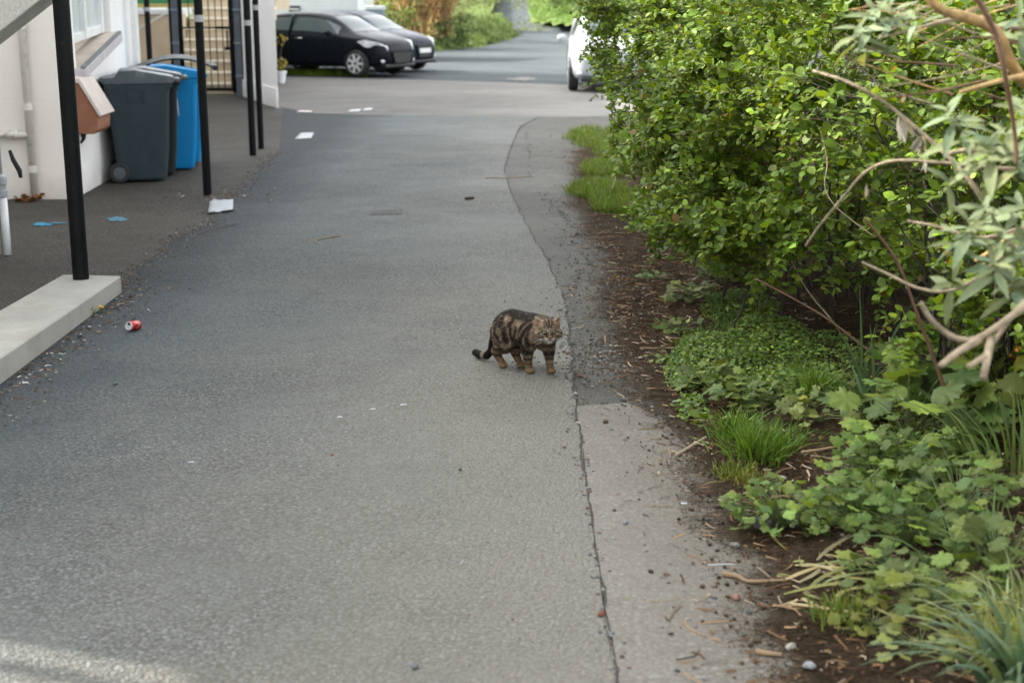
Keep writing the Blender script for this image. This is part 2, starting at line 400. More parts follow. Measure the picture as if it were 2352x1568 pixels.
sheet('forecourt', [(-14, -3)] + [(-2.45, -3)] + road_left[1:] + [(-3.1, 19.2)] + [pk[-1], (-4.2, 24.6), (-5.2, 27.6), (-5.2, 30), (-14, 30)], -.004, M['forecourt'], .012)
sheet('car_park', pk + [(-4.3, 24.4), (-14, 31), (-14, 37), (-2.0, 32.5), (2.2, 30.0), (4.5, 26), (3.5, 22)], -.008, M['car_park'], .05, .5)
grid('lane', list(np.linspace(-14, 12, 14)), list(np.linspace(20, 71, 30)), lambda x, y: far_z(x, y) - .014, M['lane'])
sheet('verge', road_right + [pk[0], (2.6, 22.5), (5, 22), (5, -3)], -.006, M['verge_tarmac'])
slab_edge = [(.287, -3), (.29, 3.5), (.285, 5.2), tuple(G(1323, 933)[:2]), tuple(G(1440, 925)[:2]), tuple(G(1520, 960)[:2]), (.75, 5.4), (.95, 4.6), (1.0, 3.4), (1.0, -3)]
sheet('concrete_strip', slab_edge, .002, M['slab'], .02)
def soil_edge(y):
    return {0: 0}.get(1, 0) + np.interp(y, [2, 3.4, 4.2, 5.2, 6.2, 7.2, 8.5, 10, 12, 14.5, 17, 19.5], [.9, .82, .78, .80, .70, .62, .62, .72, .62, .72, .80, 1.4])
ys = np.linspace(1.5, 20, 320); V = []; F = []; EC = []; NC = 36
for y in ys:
    e0 = soil_edge(y) + .10 * mnoise.noise((0, y * 1.3, 0)) + .07 * mnoise.noise((3, y * 4, 0)) + .04 * mnoise.noise((7, y * 13, 0))
    for k in range(NC):
        if k < 10: x = e0 - .42 + .042 * k; z = .003; c = k / 10 * .9
        else:
            q = (k - 10) / 25; x = e0 + (6.5 - e0) * q ** 1.8; c = 1.0 if k == 10 else 2.0
            z = .003 + verge_z(x, y) + .003 * min(1, k - 10) + max(0, .006 + .02 * mnoise.noise((x * 4, y * 4, 1)) + .012 * mnoise.noise((x * 11, y * 11, 4))) * min(1, q * 8)
        V.append((x, y, z)); EC.append((c, c, c, 1))
F = [[j * NC + i, j * NC + i + 1, (j + 1) * NC + i + 1, (j + 1) * NC + i] for j in range(319) for i in range(NC - 1)]
me = bpy.data.meshes.new('soil'); me.from_pydata(V, [], F); me.update()
ca = me.color_attributes.new('Edge', 'FLOAT_COLOR', 'POINT'); ca.data.foreach_set('color', np.array(EC, np.float32).ravel())
tag(link('soil_bank', me, M['soil'], smooth=True), kind='structure')
def soil_z(x, y): return verge_z(x, y) + .012
def seam(name, pts, w, mat):
    P = []
    for a, b in zip(pts[:-1], pts[1:]):
        a, b = Vector((*a, 0)), Vector((*b, 0)); k = max(1, int((b - a).length / .05))
        P += [a.lerp(b, i / k) for i in range(k)]
    V = []; F = []
    for i, p in enumerate(P):
        t = (P[min(i + 1, len(P) - 1)] - P[max(i - 1, 0)]).normalized(); n = Vector((-t.y, t.x, 0))
        q = p + n * (.02 * mnoise.noise(p * 3) + .012 * mnoise.noise(p * 11)); ww = w * max(.08, .55 + 1.1 * mnoise.noise(p * 5 + Vector((4, 4, 0))) + .5 * mnoise.noise(p * 23))
        V += [(q.x - n.x * ww, q.y - n.y * ww, .0035), (q.x + n.x * ww, q.y + n.y * ww, .0035)]
    F = [[2 * i, 2 * i + 2, 2 * i + 3, 2 * i + 1] for i in range(len(P) - 1)]
    me = bpy.data.meshes.new(name); me.from_pydata(V, [], F); me.update(); tag(link(name, me, mat), kind='structure')
M['road_patch'] = asphalt('road_patch', (.062, .070, .070), (.12, .125, .12), (.014, .014, .014), (.10, .10, .092), scale=60)
M['crack'] = asphalt('crumbled_seam', (.06, .056, .05), (.10, .092, .08), (.012, .011, .010), (.06, .05, .04), scale=150, light=.2)
sheet('road_patch', [tuple(G(*p)[:2]) for p in ((852, 486), (850, 494), (925, 492), (922, 480))], .004, M['road_patch'], .01, .1)
seam('road_seam', road_right, .006, M['crack'])
seam('kerb_seam', [tuple(p[:2]) for p in near_L[1:]], .012, M['crack'])
seam('road_crack', [tuple(G(*p)[:2]) for p in ((545, 515), (480, 530), (440, 545))], .012, M['crack'])
seam('far_crack', [tuple(G(*p)[:2]) for p in ((640, 340), (760, 332), (900, 322), (1176, 322))], .012, M['crack'])
# far grass bank, path
def bankz(x, y):
    edge = np.interp(x, [-9, -2.9, -1.2, 0.2], [47, 49.5, 54, 63])
    return far_z(x, y) + min(.75, max(-.05, (y - edge) * .10)) + .06 * mnoise.noise((x * 1.2, y * .8, 0))
grid('grass_bank', list(np.linspace(-30, .6, 60)), list(np.linspace(44, 120, 80)), bankz, M['grass_bank'],
     lambda x, y: y > np.interp(x, [-30, -9, -2.9, -1.2, 0.2, .6], [44, 46, 48.6, 53, 62, 70]) and x < np.interp(y, [45, 62, 70, 120], [.5, .5, -.82, -.80]))
def bankr(x, y): return far_z(x, y) + min(1.4, max(-.03, (x - .95) * .28)) + .08 * mnoise.noise((x, y * .6, 5))
grid('grass_slope', list(np.linspace(.9, 30, 60)), list(np.linspace(62, 120, 60)), bankr, M['grass_bank'], lambda x, y: x > np.interp(y, [60, 66, 75, 120], [3.6, 2.2, 1.05, .9]))
grid('path', list(np.linspace(-1.0, 1.5, 8)), list(np.linspace(66, 125, 40)), lambda x, y: far_z(x, y) + .0, M['lane'])

exec_parts = []
# ------------------------------------------------------------------ house on the left
K = Vector((-4.02, 13.0, 0)); wd = Vector((-.053, 1, 0)).normalized(); wn = Vector((wd.y, -wd.x, 0))   # along the wall, out of the wall
WM = Matrix(((wd.x, wn.x, 0, K.x), (wd.y, wn.y, 0, K.y), (0, 0, 1, 0), (0, 0, 0, 1)))                   # (along, out, up) -> world
HH, WL = 7.1, 3.12
house = empty('house', K, 'white rendered house with a recessed window behind the wheelie bins', 'house')
def hpart(mb, name, mat, parent=None, **k):
    o = mb.build(name, mat, parent or house, **k)
    if not parent: o.matrix_parent_inverse = Matrix.Translation(-K)
    return o
fw = MB()
p0, p1 = K + wd * 0 , K + wd * WL
core = [tuple(p[:2]) for p in (K - wn * .15 + wd * .15, K - wn * .15 + wd * WL, K + wd * WL - Vector((9, 0, 0)), K - Vector((9, 0, 0)) + wd * .15)]
fw.prism(core, -.05, HH - .02)
hpart(fw, 'recess_wall', M['panel_brown'])
def wp(s0, s1, z0a, z0b, z1a, z1b, d0=-.15, d1=0.0):       # a wall panel with sloping ends of its own
    m = MB(); vs = [WM @ Vector(p) for p in ((s0, d0, z0a), (s1, d0, z0b), (s1, d1, z0b), (s0, d1, z0a), (s0, d0, z1a), (s1, d0, z1b), (s1, d1, z1b), (s0, d1, z1a))]
    return m.add(vs, [[3,2,1,0][::-1], [4,5,6,7][::-1], [0,1,5,4][::-1], [1,2,6,5][::-1], [2,3,7,6][::-1], [3,0,4,7][::-1]])
side = MB()
for a in ((.15, .42, -.05, -.05, HH, HH), (.42, 1.98, -.05, -.05, 1.05, 1.33), (1.98, WL, -.05, -.05, HH, HH), (.42, 1.98, 2.75, 2.75, HH, HH)):
    q = wp(*a); side.add(q.v, q.f)
hpart(side, 'side_wall', M['wall'])
fr = MB(); fr.prism([tuple(p[:2]) for p in (K - Vector((9, 0, 0)), K, K + wd * .15, K - Vector((9, 0, 0)) + wd * .15)], -.05, HH)
hpart(fr, 'front_wall', M['wall_shaded'])
q = wp(.36, 2.02, 1.07, 1.352, 1.155, 1.437, -.14, .10); hpart(q, 'window_sill', M['sill'], bevel=.006)
q = wp(.36, 2.02, 1.157, 1.439, 1.178, 1.460, .055, .095); hpart(q, 'sill_edge', M['sill_edge'])
q = wp(.42, 1.98, 1.157, 1.439, 1.17, 1.452, -.149, .053); hpart(q, 'sill_top', M['panel_brown'])
fm = MB()
for a in ((.46, .55, 1.36, 1.38, 2.7, 2.7), (1.13, 1.21, 1.40, 1.41, 2.7, 2.7), (1.86, 1.95, 1.44, 1.45, 2.7, 2.7)):
    q = wp(*a, -.15, -.055); fm.add(q.v, q.f)
for a in ((.55, 1.13, 1.36, 1.40, 1.45, 1.48), (1.21, 1.86, 1.40, 1.44, 1.48, 1.53)):
    q = wp(*a, -.15, -.07); fm.add(q.v, q.f)
win = hpart(fm, 'window', M['white_paint'], bevel=.006)
q = wp(.55, 1.13, 1.45, 1.48, 2.7, 2.7, -.15, -.11); q2 = wp(1.21, 1.86, 1.48, 1.53, 2.7, 2.7, -.15, -.11); q.add(q2.v, q2.f)
q.build('pane', M['glass_dark'], win)
q = wp(2.62, 2.70, -.04, -.04, HH - .1, HH - .1, 0, .03); q2 = wp(2.98, WL + .02, -.04, -.04, HH - .1, HH - .1, 0, .05); q.add(q2.v, q2.f)
hpart(q, 'corner_board', M['white_paint'])
rf = MB(); rf.prism([tuple((K + wn * .3 - wd * .3)[:2]), tuple((K + wn * .3 + wd * (WL + .3))[:2]), tuple((K + wd * (WL + .3) - Vector((9, 0, 0)))[:2]), tuple((K - wd * .3 - Vector((9, 0, 0)))[:2])], HH, HH + .12)
hpart(rf, 'roof', M['roof'])

# unseen neighbouring houses to the left, placed and shaped to shade the lane
def block(name, x0, x1, y0, y1, h, label):
    e = empty(name, ((x0 + x1) / 2, (y0 + y1) / 2, 0), label, 'house')
    def P(mb, nm, mat):
        o = mb.build(nm, mat, e); o.matrix_parent_inverse = Matrix.Translation(-e.location); return o
    P(MB().box((x0, y0, -.05), (x1, y1, h)), 'wall', M['wall'])
    P(MB().prism([(x0 - .2, y0 - .2), (x1 + .2, y0 - .2), (x1 + .2, y1 + .2), (x0 - .2, y1 + .2)], h, [h + .1, h + .1, h + .1, h + .1]), 'roof', M['roof'])
    for i in range(int((y1 - y0) / 3)):
        for z in (1.0, 4.0): P(MB().box((x1 - .02, y0 + 1 + i * 3, z), (x1 + .01, y0 + 2.1 + i * 3, z + 1.5)), 'window', M['glass_dark'])
def skew_block(foot, h, label):
    c = Vector((sum(p[0] for p in foot) / 4, sum(p[1] for p in foot) / 4, 0)); e = empty('terraced_house', c, label, 'house')
    def P(mb, nm, mat): o = mb.build(nm, mat, e); o.matrix_parent_inverse = Matrix.Translation(-c); return o
    P(MB().prism(foot, -.05, h), 'wall', M['wall']); P(MB().prism(foot, h, [h + .12] * 4), 'roof', M['roof'])
    xm = max(p[0] for p in foot); ys_ = [p[1] for p in foot if p[0] > xm - .5]
    for k in range(int((max(ys_) - min(ys_)) / 3)):
        for z in (1.0, 4.0): P(MB().box((xm - .02, min(ys_) + 1 + k * 3, z), (xm + .012, min(ys_) + 2.1 + k * 3, z + 1.5)), 'window', M['glass_dark'])
    return e
skew_block([(-16, -9), (-6.6, -9), (-6.6, 4.62), (-16, 7.75)], 7.1, 'white terraced house left of the camera, outside the picture')
e2 = skew_block([(-16, 8.62), (-6.6, 5.48), (-6.6, 12.6), (-16, 12.6)], 7.1, 'white terraced house behind the concrete stair, outside the picture')  # facing gap walls skewed along the sun to let light streaks through
for nm, mb in (('streak_block', MB().box((-6.68, 5.375, 4.5), (-6.63, 5.52, 7.05))), ('streak_block', MB().box((-6.68, 4.60, 4.85), (-6.63, 5.374, 7.05))), ('streak_post', MB().tube([(-6.655, 5.37, 0), (-6.655, 5.37, 4.49)], .034, 10))):  # unseen boxes and post added to shape the sun streaks on the road
    o = mb.build(nm, M['wall'], e2); o.matrix_parent_inverse = Matrix.Translation(-e2.location)
block('terraced_house', -17, -8.4, 16.5, 38.0, 7.6, 'tall unseen white house added beyond the yard to shade the far end')  # stretched to keep the pier and far ground in shade

# pipes on the house
def tubes(name, specs, mat, parent=None, seg=10, smooth=True):
    m = MB()
    for pts, r in specs: m.tube(pts, r, seg)
    return m.build(name, mat, parent, smooth=smooth)
dp = empty('drain_pipe', (-4.36, 12.94, 0), 'cream drain pipe with a side branch on the house front wall', 'pipe')
tubes('pipe', [([(0, 0, 0.02), (0, 0, 4.5)], .034)], M['cream_pipe'], dp)
tubes('branch', [([(0, 0, .59), (-.9, 0, .60)], .03)], M['cream_pipe'], dp)
for z in (.28, .84, 1.55): MB().lathe([(.034, z - .03), (.043, z - .03), (.043, z + .03), (.034, z + .03)], seg=12).build('collar', M['cream_pipe'], dp)
for xa, xb in ((-.10, -.13), (-.18, -.21)): MB().tube([(xa, 0, .592), (xb, 0, .592)], .04, 12).build('collar', M['cream_pipe'], dp)
np_ = G(14, 585)
gp = empty('waste_pipe', (np_.x, np_.y, 0), 'grey flaking waste pipe with a white foot beside the stair', 'pipe')
tubes('pipe', [([(0, 0, .40), (0, 0, 3)], .022)], M['grey_pipe'], gp)
tubes('foot', [([(.012, 0, 0.0), (.012, 0, .42)], .028), ([(-.06, .02, 0), (-.06, .02, 1.0)], .016)], M['white_paint'], gp)
MB().lathe([(.024, .41), (.042, .42), (.042, .46), (.032, .47), (.032, .50), (.042, .51), (.042, .56), (.024, .58)], Matrix.Translation((.008, 0, 0)), 14).build('joint', M['grey_pipe'], gp)
hk = AT(22, 345, 10.3)
m = MB(); m.tube([hk, hk + Vector((.02, 0, -.07)), hk + Vector((.06, 0, -.15)), hk + Vector((.065, 0, -.2))], [.012, .018, .02, .012], 8)
tag(m.build('hanging_strap', M['rubber'], smooth=True), 'black strap hanging beside the grey waste pipe', 'strap')

# ------------------------------------------------------------------ concrete stair, walkway, posts, plinth
st = empty('concrete_stair', (-3.4, 9.1, 0), 'pale concrete stair flight rising over the first black post', 'stair')
def sp(mb, nm, mat, **k):
    o = mb.build(nm, mat, st, **k); o.matrix_parent_inverse = Matrix.Translation(-st.location); return o
Ys, Yk = 8.60, 8.93
a = AT(0, 105, Yk); b = AT(134, 0, Yk); sl = (b.z - a.z) / (b.x - a.x)
zx = lambda x: b.z + (x - b.x) * sl
x0 = b.x - b.z / sl; x1 = b.x + .35
def xz_prism(mb, P, ya, yb):
    n = len(P); vs = [(p[0], ya, p[1]) for p in P] + [(p[0], yb, p[1]) for p in P]
    return mb.add(vs, [list(range(n)), list(range(n, 2 * n))[::-1]] + [[i, i + n, (i + 1) % n + n, (i + 1) % n] for i in range(n)])
sp(xz_prism(MB(), [(x0, zx(x0)), (x1, zx(x1)), (x1, zx(x1) + .9), (x0, zx(x0) + .9)], Ys, Yk), 'parapet', M['pebble_concrete'], bevel=.012)
sp(xz_prism(MB(), [(x0, zx(x0) + .25), (x1, zx(x1) + .25), (x1, zx(x1) + .40), (x0, zx(x0) + .40)], Yk + .002, Yk + 1.0), 'slab', M['concrete'])
n = 11
for i in range(n):
    xa = x0 + (x1 - x0) * i / n; xb = x0 + (x1 - x0) * (i + 1) / n
    sp(MB().box((xa, Yk + .004, zx(xb) + .41), (xb - .002, Yk + .99, zx(xb) + .52)), 'step', M['concrete'])
wk = empty('beam', (-3.0, 13.5, 0), 'long concrete beam carried on the black posts above the bins, outside the picture', 'beam')
o = MB().prism([(-2.60, 9.7), (-2.98, 18.3), (-3.28, 18.3), (-2.90, 9.7)], 2.56, 2.74).build('beam_body', M['concrete'], wk); o.matrix_parent_inverse = Matrix.Translation(-wk.location)

def post(p, r, h, label, band=None, top=None):
    e = empty('post', p, label, 'post', 'black posts under the walkway')
    m = MB()
    prof = [(0, 0), (0, h)]
    m.lathe([(r, -.01), (r, h)], seg=20)
    m.build('shaft', M['black_post'], e, smooth=False, bevel=.004)
    if band: MB().lathe([(r + .002, band - .03), (r + .004, band - .03), (r + .004, band + .03), (r + .002, band + .03)], seg=20).build('band', M['white_band'], e)
    return e
pz = .105
q = G(183, 643, pz); pe = post((q.x, q.y + .03, pz), .049, 1.72, 'thick black post standing on the concrete plinth under the stair')
# its top is cut to the slope of the stair soffit
sh = [c for c in pe.children if c.name.startswith('shaft')][0]
for v in sh.data.vertices:
    if v.co.z > 1: v.co.z = zx(pe.location.x + v.co.x) - pz + .03
q = G(477, 447); post(q, .040, 2.56, 'black post beside the blue bin with a white paper at its foot', 1.61)
q = G(581, 356); post(q, .040, 2.56, 'black post in front of a thinner one, right of the metal gate', AT(570, 53, q.y).z)
q = G(600, 341); post(q, .036, 2.56, 'thin black post nearest the white pier', AT(588, 18, q.y).z)
post((-5.9, 23.6, 0), .045, 2.6, 'distant thin black post beside the cream garden wall', AT(347, 22, 23.6).z)

pl = MB(); pz0 = .105
A = [(-2.45, 3.2), (-2.45, 8.76), (-2.83, 8.80), (-2.90, 3.2)]
pl.prism(A, -.05, [.15, .105, .105, .15])
tag(pl.build('plinth', M['concrete'], bevel=.012), 'low pale concrete plinth wall at the road edge', 'plinth')

# ------------------------------------------------------------------ brown box on the wall
bx = empty('wall_box', K + wd * .1 + wn * 0 + Vector((0, 0, .58)), 'terracotta brown box with a pale sloping lid on the house corner', 'box', rz=math.atan2(wd.y, wd.x) - R(90))
# local: x out of the wall, y along it
prof = [(.0, 0), (.20, 0), (.235, .035), (.245, .17), (.09, .455), (.0, .47)]
m = MB(); n = len(prof); vs = [(p[0], 0, p[1]) for p in prof] + [(p[0], .5, p[1]) for p in prof]
m.add(vs, [list(range(n)), list(range(n, 2 * n))[::-1]] + [[i, i + n, (i + 1) % n + n, (i + 1) % n] for i in range(n)])
m.build('body', M['terracotta'], bx, bevel=.008)
m = MB(); lp = [(.0, .472), (.092, .458), (.258, .155), (.285, .17), (.105, .50), (.0, .515)]
n = len(lp); vs = [(p[0], -.02, p[1]) for p in lp] + [(p[0], .52, p[1]) for p in lp]
m.add(vs, [list(range(n)), list(range(n, 2 * n))[::-1]] + [[i, i + n, (i + 1) % n + n, (i + 1) % n] for i in range(n)])
m.build('lid', M['lid_pale'], bx, bevel=.006)
m = MB(); m.tube([(.08, .08, .0), (.08, .08, -.05), (.05, .08, -.09)], [.03, .016, .01], 8); m.build('outlet', M['rubber'], bx, smooth=True)

# ------------------------------------------------------------------ wheelie bins
def bin_(loc, label, body_m, lid_m, lid_open=0.0, rz=0, wide=.56, sticker=False, group='wheelie bins along the house wall'):
    e = empty('wheelie_bin', loc, label, 'bin', group, rz)      # x: towards the road (front), y: away from the camera
    m = MB(); L = []
    def ring(z, xb, xf, hw, r=.05):
        pts = []
        for (cx, cy, a0) in ((xf - r, hw - r, 0), (xb + r, hw - r, 90), (xb + r, -hw + r, 180), (xf - r, -hw + r, 270)):
            for k in range(4):
                t = R(a0 + k * 30); pts.append((cx + r * math.cos(t), cy + r * math.sin(t), z))
        return pts
    rings = [ring(.02, -.20, .24, wide * .40), ring(.05, -.215, .255, wide * .42), ring(.30, -.235, .285, wide * .44), ring(.86, -.29, .315, wide * .485), ring(.90, -.30, .325, wide * .50), ring(.985, -.31, .335, wide * .51)]
    vs = [p for r_ in rings for p in r_]; k = 16; fs = []
    for i in range(len(rings) - 1):
        for j in range(k): fs.append([i * k + j, i * k + (j + 1) % k, (i + 1) * k + (j + 1) % k, (i + 1) * k + j])
    fs += [list(range(k))[::-1], list(range((len(rings) - 1) * k, len(rings) * k))]
    m.add(vs, fs)
    for x in (-.08, .07): m.box((x - .006, -wide * .49 - .012, .78), (x + .006, -wide * .45, .90))
    m.box((-.3, -wide * .5, .93), (.345, wide * .5, .975))
    b = m.build('body', body_m, e, bevel=.012)
    w = MB()
    lid = MB(); h = wide * .525
    P = [(-.34, .0), (-.34, .03), (-.20, .035), (-.15, .10), (.0, .105), (.33, .045), (.375, .03), (.375, -.02), (.33, -.035), (-.3, -.035)]
    n = len(P)
    if not lid_open:
        vs = [(p[0], -h, p[1]) for p in P] + [(p[0], h, p[1]) for p in P]
        lid.add(vs, [list(range(n)), list(range(n, 2 * n))[::-1]] + [[i, i + n, (i + 1) % n + n, (i + 1) % n] for i in range(n)])
        lid.box((.376, -h * .55, -.03), (.43, h * .55, .015))
    else:                                           # a thin warped lid that sits up at its front
        N = 10; top = []; bot = []
        for i in range(N + 1):
            t = i / N; x = -.40 + .84 * t; z = .02 + lid_open * math.sin(t * math.pi * .93) 
            for y in (-h, 0, h):
                zz = z + (.03 if y == 0 else 0)
                top.append((x, y, zz + .02)); bot.append((x, y, zz))
        nn = len(top); fs = []
        for i in range(N):
            for j in range(2):
                a0 = i * 3 + j; fs.append([a0, a0 + 3, a0 + 4, a0 + 1]); fs.append([nn + a0, nn + a0 + 1, nn + a0 + 4, nn + a0 + 3])
            for j in (0, 2): a0 = i * 3 + j; fs.append([a0, a0 + 3, nn + a0 + 3, nn + a0] if j else [a0, nn + a0, nn + a0 + 3, a0 + 3])
        fs += [[0, 1, nn + 1, nn], [1, 2, nn + 2, nn + 1], [N * 3, nn + N * 3, nn + N * 3 + 1, N * 3 + 1], [N * 3 + 1, nn + N * 3 + 1, nn + N * 3 + 2, N * 3 + 2]]
        lid.add(top + bot, fs)
        lid.box((.435, -h * .8, .02), (.48, h * .8, .075))
    lo = lid.build('lid', lid_m, e, bevel=.012); lo.location = (0, 0, 1.0)
    hd = MB(); hd.tube([(-.36, -h + .06, 1.0), (-.385, -h + .06, .985), (-.385, h - .06, .985), (-.36, h - .06, 1.0)], .016, 8)
    hd.tube([(-.33, -h + .06, .985), (-.37, -h + .06, .985)], .014, 8); hd.tube([(-.33, h - .06, .985), (-.37, h - .06, .985)], .014, 8)
    hd.build('handle', body_m, e, smooth=True)
    for sgn in (-1, 1):
        y = sgn * (wide * .5 - .03)
        Mx = Matrix.Translation((-.205, y, .10)) @ Matrix.Rotation(R(90), 4, 'X')
        wl = MB().lathe([(.055, -.028), (.09, -.028), (.10, -.018), (.10, .018), (.09, .028), (.055, .028)], Mx, 24).build('wheel', M['rubber'], e, smooth=False, bevel=.004)
        MB().lathe([(.012, -.032), (.056, -.030), (.060, .030), (.012, .032)], Mx, 20).build('hub', M['hub'], wl)
    MB().box((.335, -wide * .30, .935), (.352, wide * .30, .965)).build('grip', body_m, e, bevel=.004)
    if sticker: MB().box((.318, -.20, .60), (.326, -.06, .86), M=Matrix.Rotation(R(-3), 4, 'Y') @ Matrix.Translation((.028, 0, 0))).build('sticker', M['label_white'], e)
    return e
BR = R(14)
def bspot(px, py, lx, ly):           # the pixel where a bottom corner of a bin meets the ground; (lx, ly) that corner in the bin's own axes
    p = G(px, py); return (p.x - (lx * math.cos(BR) - ly * math.sin(BR)), p.y - (lx * math.sin(BR) + ly * math.cos(BR)), 0)
bin_(bspot(385, 417, .255, -.235), 'grey wheelie bin nearest the camera, its wheel against the white wall', M['bin_grey'], M['bin_lid'], rz=BR)
bin_(bspot(404, 405, .255, -.235), 'dark grey wheelie bin squeezed between the front grey bin and the blue one', M['bin_dark'], M['bin_lid'], sticker=True, rz=BR)
bin_(bspot(449, 391, .255, -.235), 'bright blue wheelie bin with a closed blue lid', M['bin_blue'], M['bin_blue'], rz=BR)
bin_(bspot(462, 378, .255, -.235), 'blue wheelie bin with a bulging dark grey lid behind the bright blue one', M['bin_blue'], M['bin_dark'], lid_open=.12, rz=BR)

# ------------------------------------------------------------------ gate, steps, garden wall, pier
Yg = 27.0
gx0, gx1 = AT(418, 150, Yg).x, AT(536, 150, Yg).x
gt = empty('metal_gate', ((gx0 + gx1) / 2, Yg, 0), 'tall black iron bar gate in front of the stone steps', 'gate')
def gpart(mb, nm, mat, **k):
    o = mb.build(nm, mat, gt, **k); o.matrix_parent_inverse = Matrix.Translation(-gt.location); return o
m = MB()
m.box((gx0, Yg - .02, .08), (gx0 + .05, Yg + .02, 2.3)); m.box((gx1 - .05, Yg - .02, .08), (gx1, Yg + .02, 2.3)); m.box((gx0 + .05, Yg - .018, .09), (gx1 - .05, Yg + .018, .15)); m.box((gx0 + .05, Yg - .018, 2.22), (gx1 - .05, Yg + .018, 2.28))
gpart(m, 'gate_frame', M['iron'])
for i in range(6):
    x = gx0 + .05 + (gx1 - gx0 - .1) * (i + 1) / 7
    gpart(MB().tube([(x, Yg, .15), (x, Yg, 2.22)], .011, 6), 'bar', M['iron'], smooth=True)
gpart(MB().box((gx0 + .05, Yg - .012, 1.23), (gx1 - .05, Yg + .012, 1.26)), 'cross_rail', M['iron'])
m = MB(); m.box((gx1 - .30, Yg - .05, 1.22), (gx1 - .04, Yg - .022, 1.27)); m.box((gx1 - .10, Yg - .04, .86), (gx1 - .07, Yg - .022, 1.21)); m.box((gx1 - .14, Yg - .06, .84), (gx1 - .05, Yg - .023, .90))
gpart(m, 'latch', M['iron'])
def gate_post(x, label):
    e = empty('gate_post', (x, Yg, 0), label, 'gate post', 'grey gate posts')
    MB().box((-.075, -.05, 0), (.075, .05, 2.5)).build('shaft', M['grey_board'], e, bevel=.008)
    for s in (-1, 1): MB().tube([(s * .085, -.06, 0.05), (s * .085, -.06, 2.4)], .022, 8).build('hinge_rod', M['iron'], e, smooth=True)
    for z in (.35, .95, 1.55): MB().box((-.10, -.075, z), (.10, -.052, z + .04)).build('bracket', M['tin'], e)
gate_post(gx0 - .08, 'blue grey gate post left of the iron gate')
gate_post(gx1 + .11, 'blue grey gate post between the iron gate and the white pier')
ss = empty('stone_steps', ((gx0 + gx1) / 2, 28, 0), 'cream stone steps climbing behind the iron gate', 'steps')
for i in range(9):
    za, zb = -.02 + .2 * i, .2 * (i + 1)
    ya = 27.6 + .30 * i
    o = MB().box((gx0 - .35, ya, -.02 if i == 0 else za - .04), (-4.85, ya + .34 + (1.5 if i == 8 else 0), zb - .045)).build('riser', M['cream_stone'], ss)
    o.matrix_parent_inverse = Matrix.Translation(-ss.location)
    o = MB().box((gx0 - .36, ya - .03, zb - .043), (-4.84, ya + .32 + (1.5 if i == 8 else 0), zb)).build('tread', M['cream_lit'], ss, bevel=.008)
    o.matrix_parent_inverse = Matrix.Translation(-ss.location)
gw = empty('garden_wall', (-7.6, 29, 0), 'cream garden wall with a white coping left of the steps', 'wall')
o = MB().box((-9.5, 28.9, -.02), (gx0 - .37, 29.2, 1.46)).build('wall', M['cream_stone'], gw); o.matrix_parent_inverse = Matrix.Translation(-gw.location)
o = MB().box((-9.5, 28.85, 1.462), (gx0 - .365, 29.25, 1.56)).build('coping', M['white_paint'], gw, bevel=.01); o.matrix_parent_inverse = Matrix.Translation(-gw.location)
o = MB().box((-9.5, 28.4, -.02), (gx0 - .38, 28.898, .34)).build('footing', M['cream_stone'], gw); o.matrix_parent_inverse = Matrix.Translation(-gw.location)
gf = empty('green_fence', (-7.9, 31.4, 1.3), 'green board fence with a yellow bottom rail above the garden wall', 'fence')
MB().box((-2.2, -.03, .36), (2.0, .03, 1.7)).build('panel', M['green_panel'], gf); MB().box((-2.2, -.04, .28), (2.0, .04, .358)).build('rail', M['yellow'], gf)
for x in (-2.1, 0, 1.9): MB().box((x - .04, .031, -1.3), (x + .04, .1, 1.65)).build('fence_post', M['iron'], gf)
MB().box((-10, 30.2, -.02), (-4.85, 40, 1.5)).build  # (raised garden is built below)
rg = MB().box((-12, 29.26, -.03), (gx0 - .37, 46, 1.30)); tag(rg.build('raised_garden', M['grass_bank']), kind='structure')
hr = AT(327, 62, 28.6); hr2 = AT(398, 22, 28.6)
tag(tubes('handrail', [([hr + Vector((-.3, 0, -.16)), hr2, hr2 + Vector((.05, 0, .3))], .02)], M['white_paint']), 'white handrail slanting up in front of the garden wall', 'handrail')
A1 = G(640, 248); A2 = G(561, 221)
pr = empty('white_pier', A1, 'white rendered pier wall right of the black posts', 'wall')
dv = (A2 - A1).normalized(); nv = Vector((-dv.y, dv.x, 0)); nv = nv if nv.y < 0 else -nv
back1 = A1 + Vector((-.176, .984, 0)) * 4.3; back2 = A2 + Vector((-.1, 1.5, 0))
def ppart(mb, nm, mat, **k):
    o = mb.build(nm, mat, pr, **k); o.matrix_parent_inverse = Matrix.Translation(-A1); return o
base = [A1, back1, back2, A2]; base = [tuple(p[:2]) for p in base]
ppart(MB().prism(base, -.05, 4.2), 'wall', M['pier'])
off = [A1 + nv * .025, A1 + nv * .001 + Vector((0, 0, 0)), A2 + nv * .001, A2 + nv * .025]
ppart(MB().prism([tuple(p[:2]) for p in (A1 + nv * .025, A1 + nv * .002, A2 + nv * .002, A2 + nv * .025)], -.02, .31), 'plinth', M['pier'])

# small plant pot beside the pier
pp = AT(645, 176, 31.0); pp.z = 0
pt = empty('plant_pot', pp, 'small white pot of yellow green sprigs behind the white pier', 'plant')
MB().lathe([(.08, 0), (.12, .22), (.13, .22), (.13, .26), (.10, .26), (.02, .23)], seg=16).build('pot', M['white_paint'], pt)

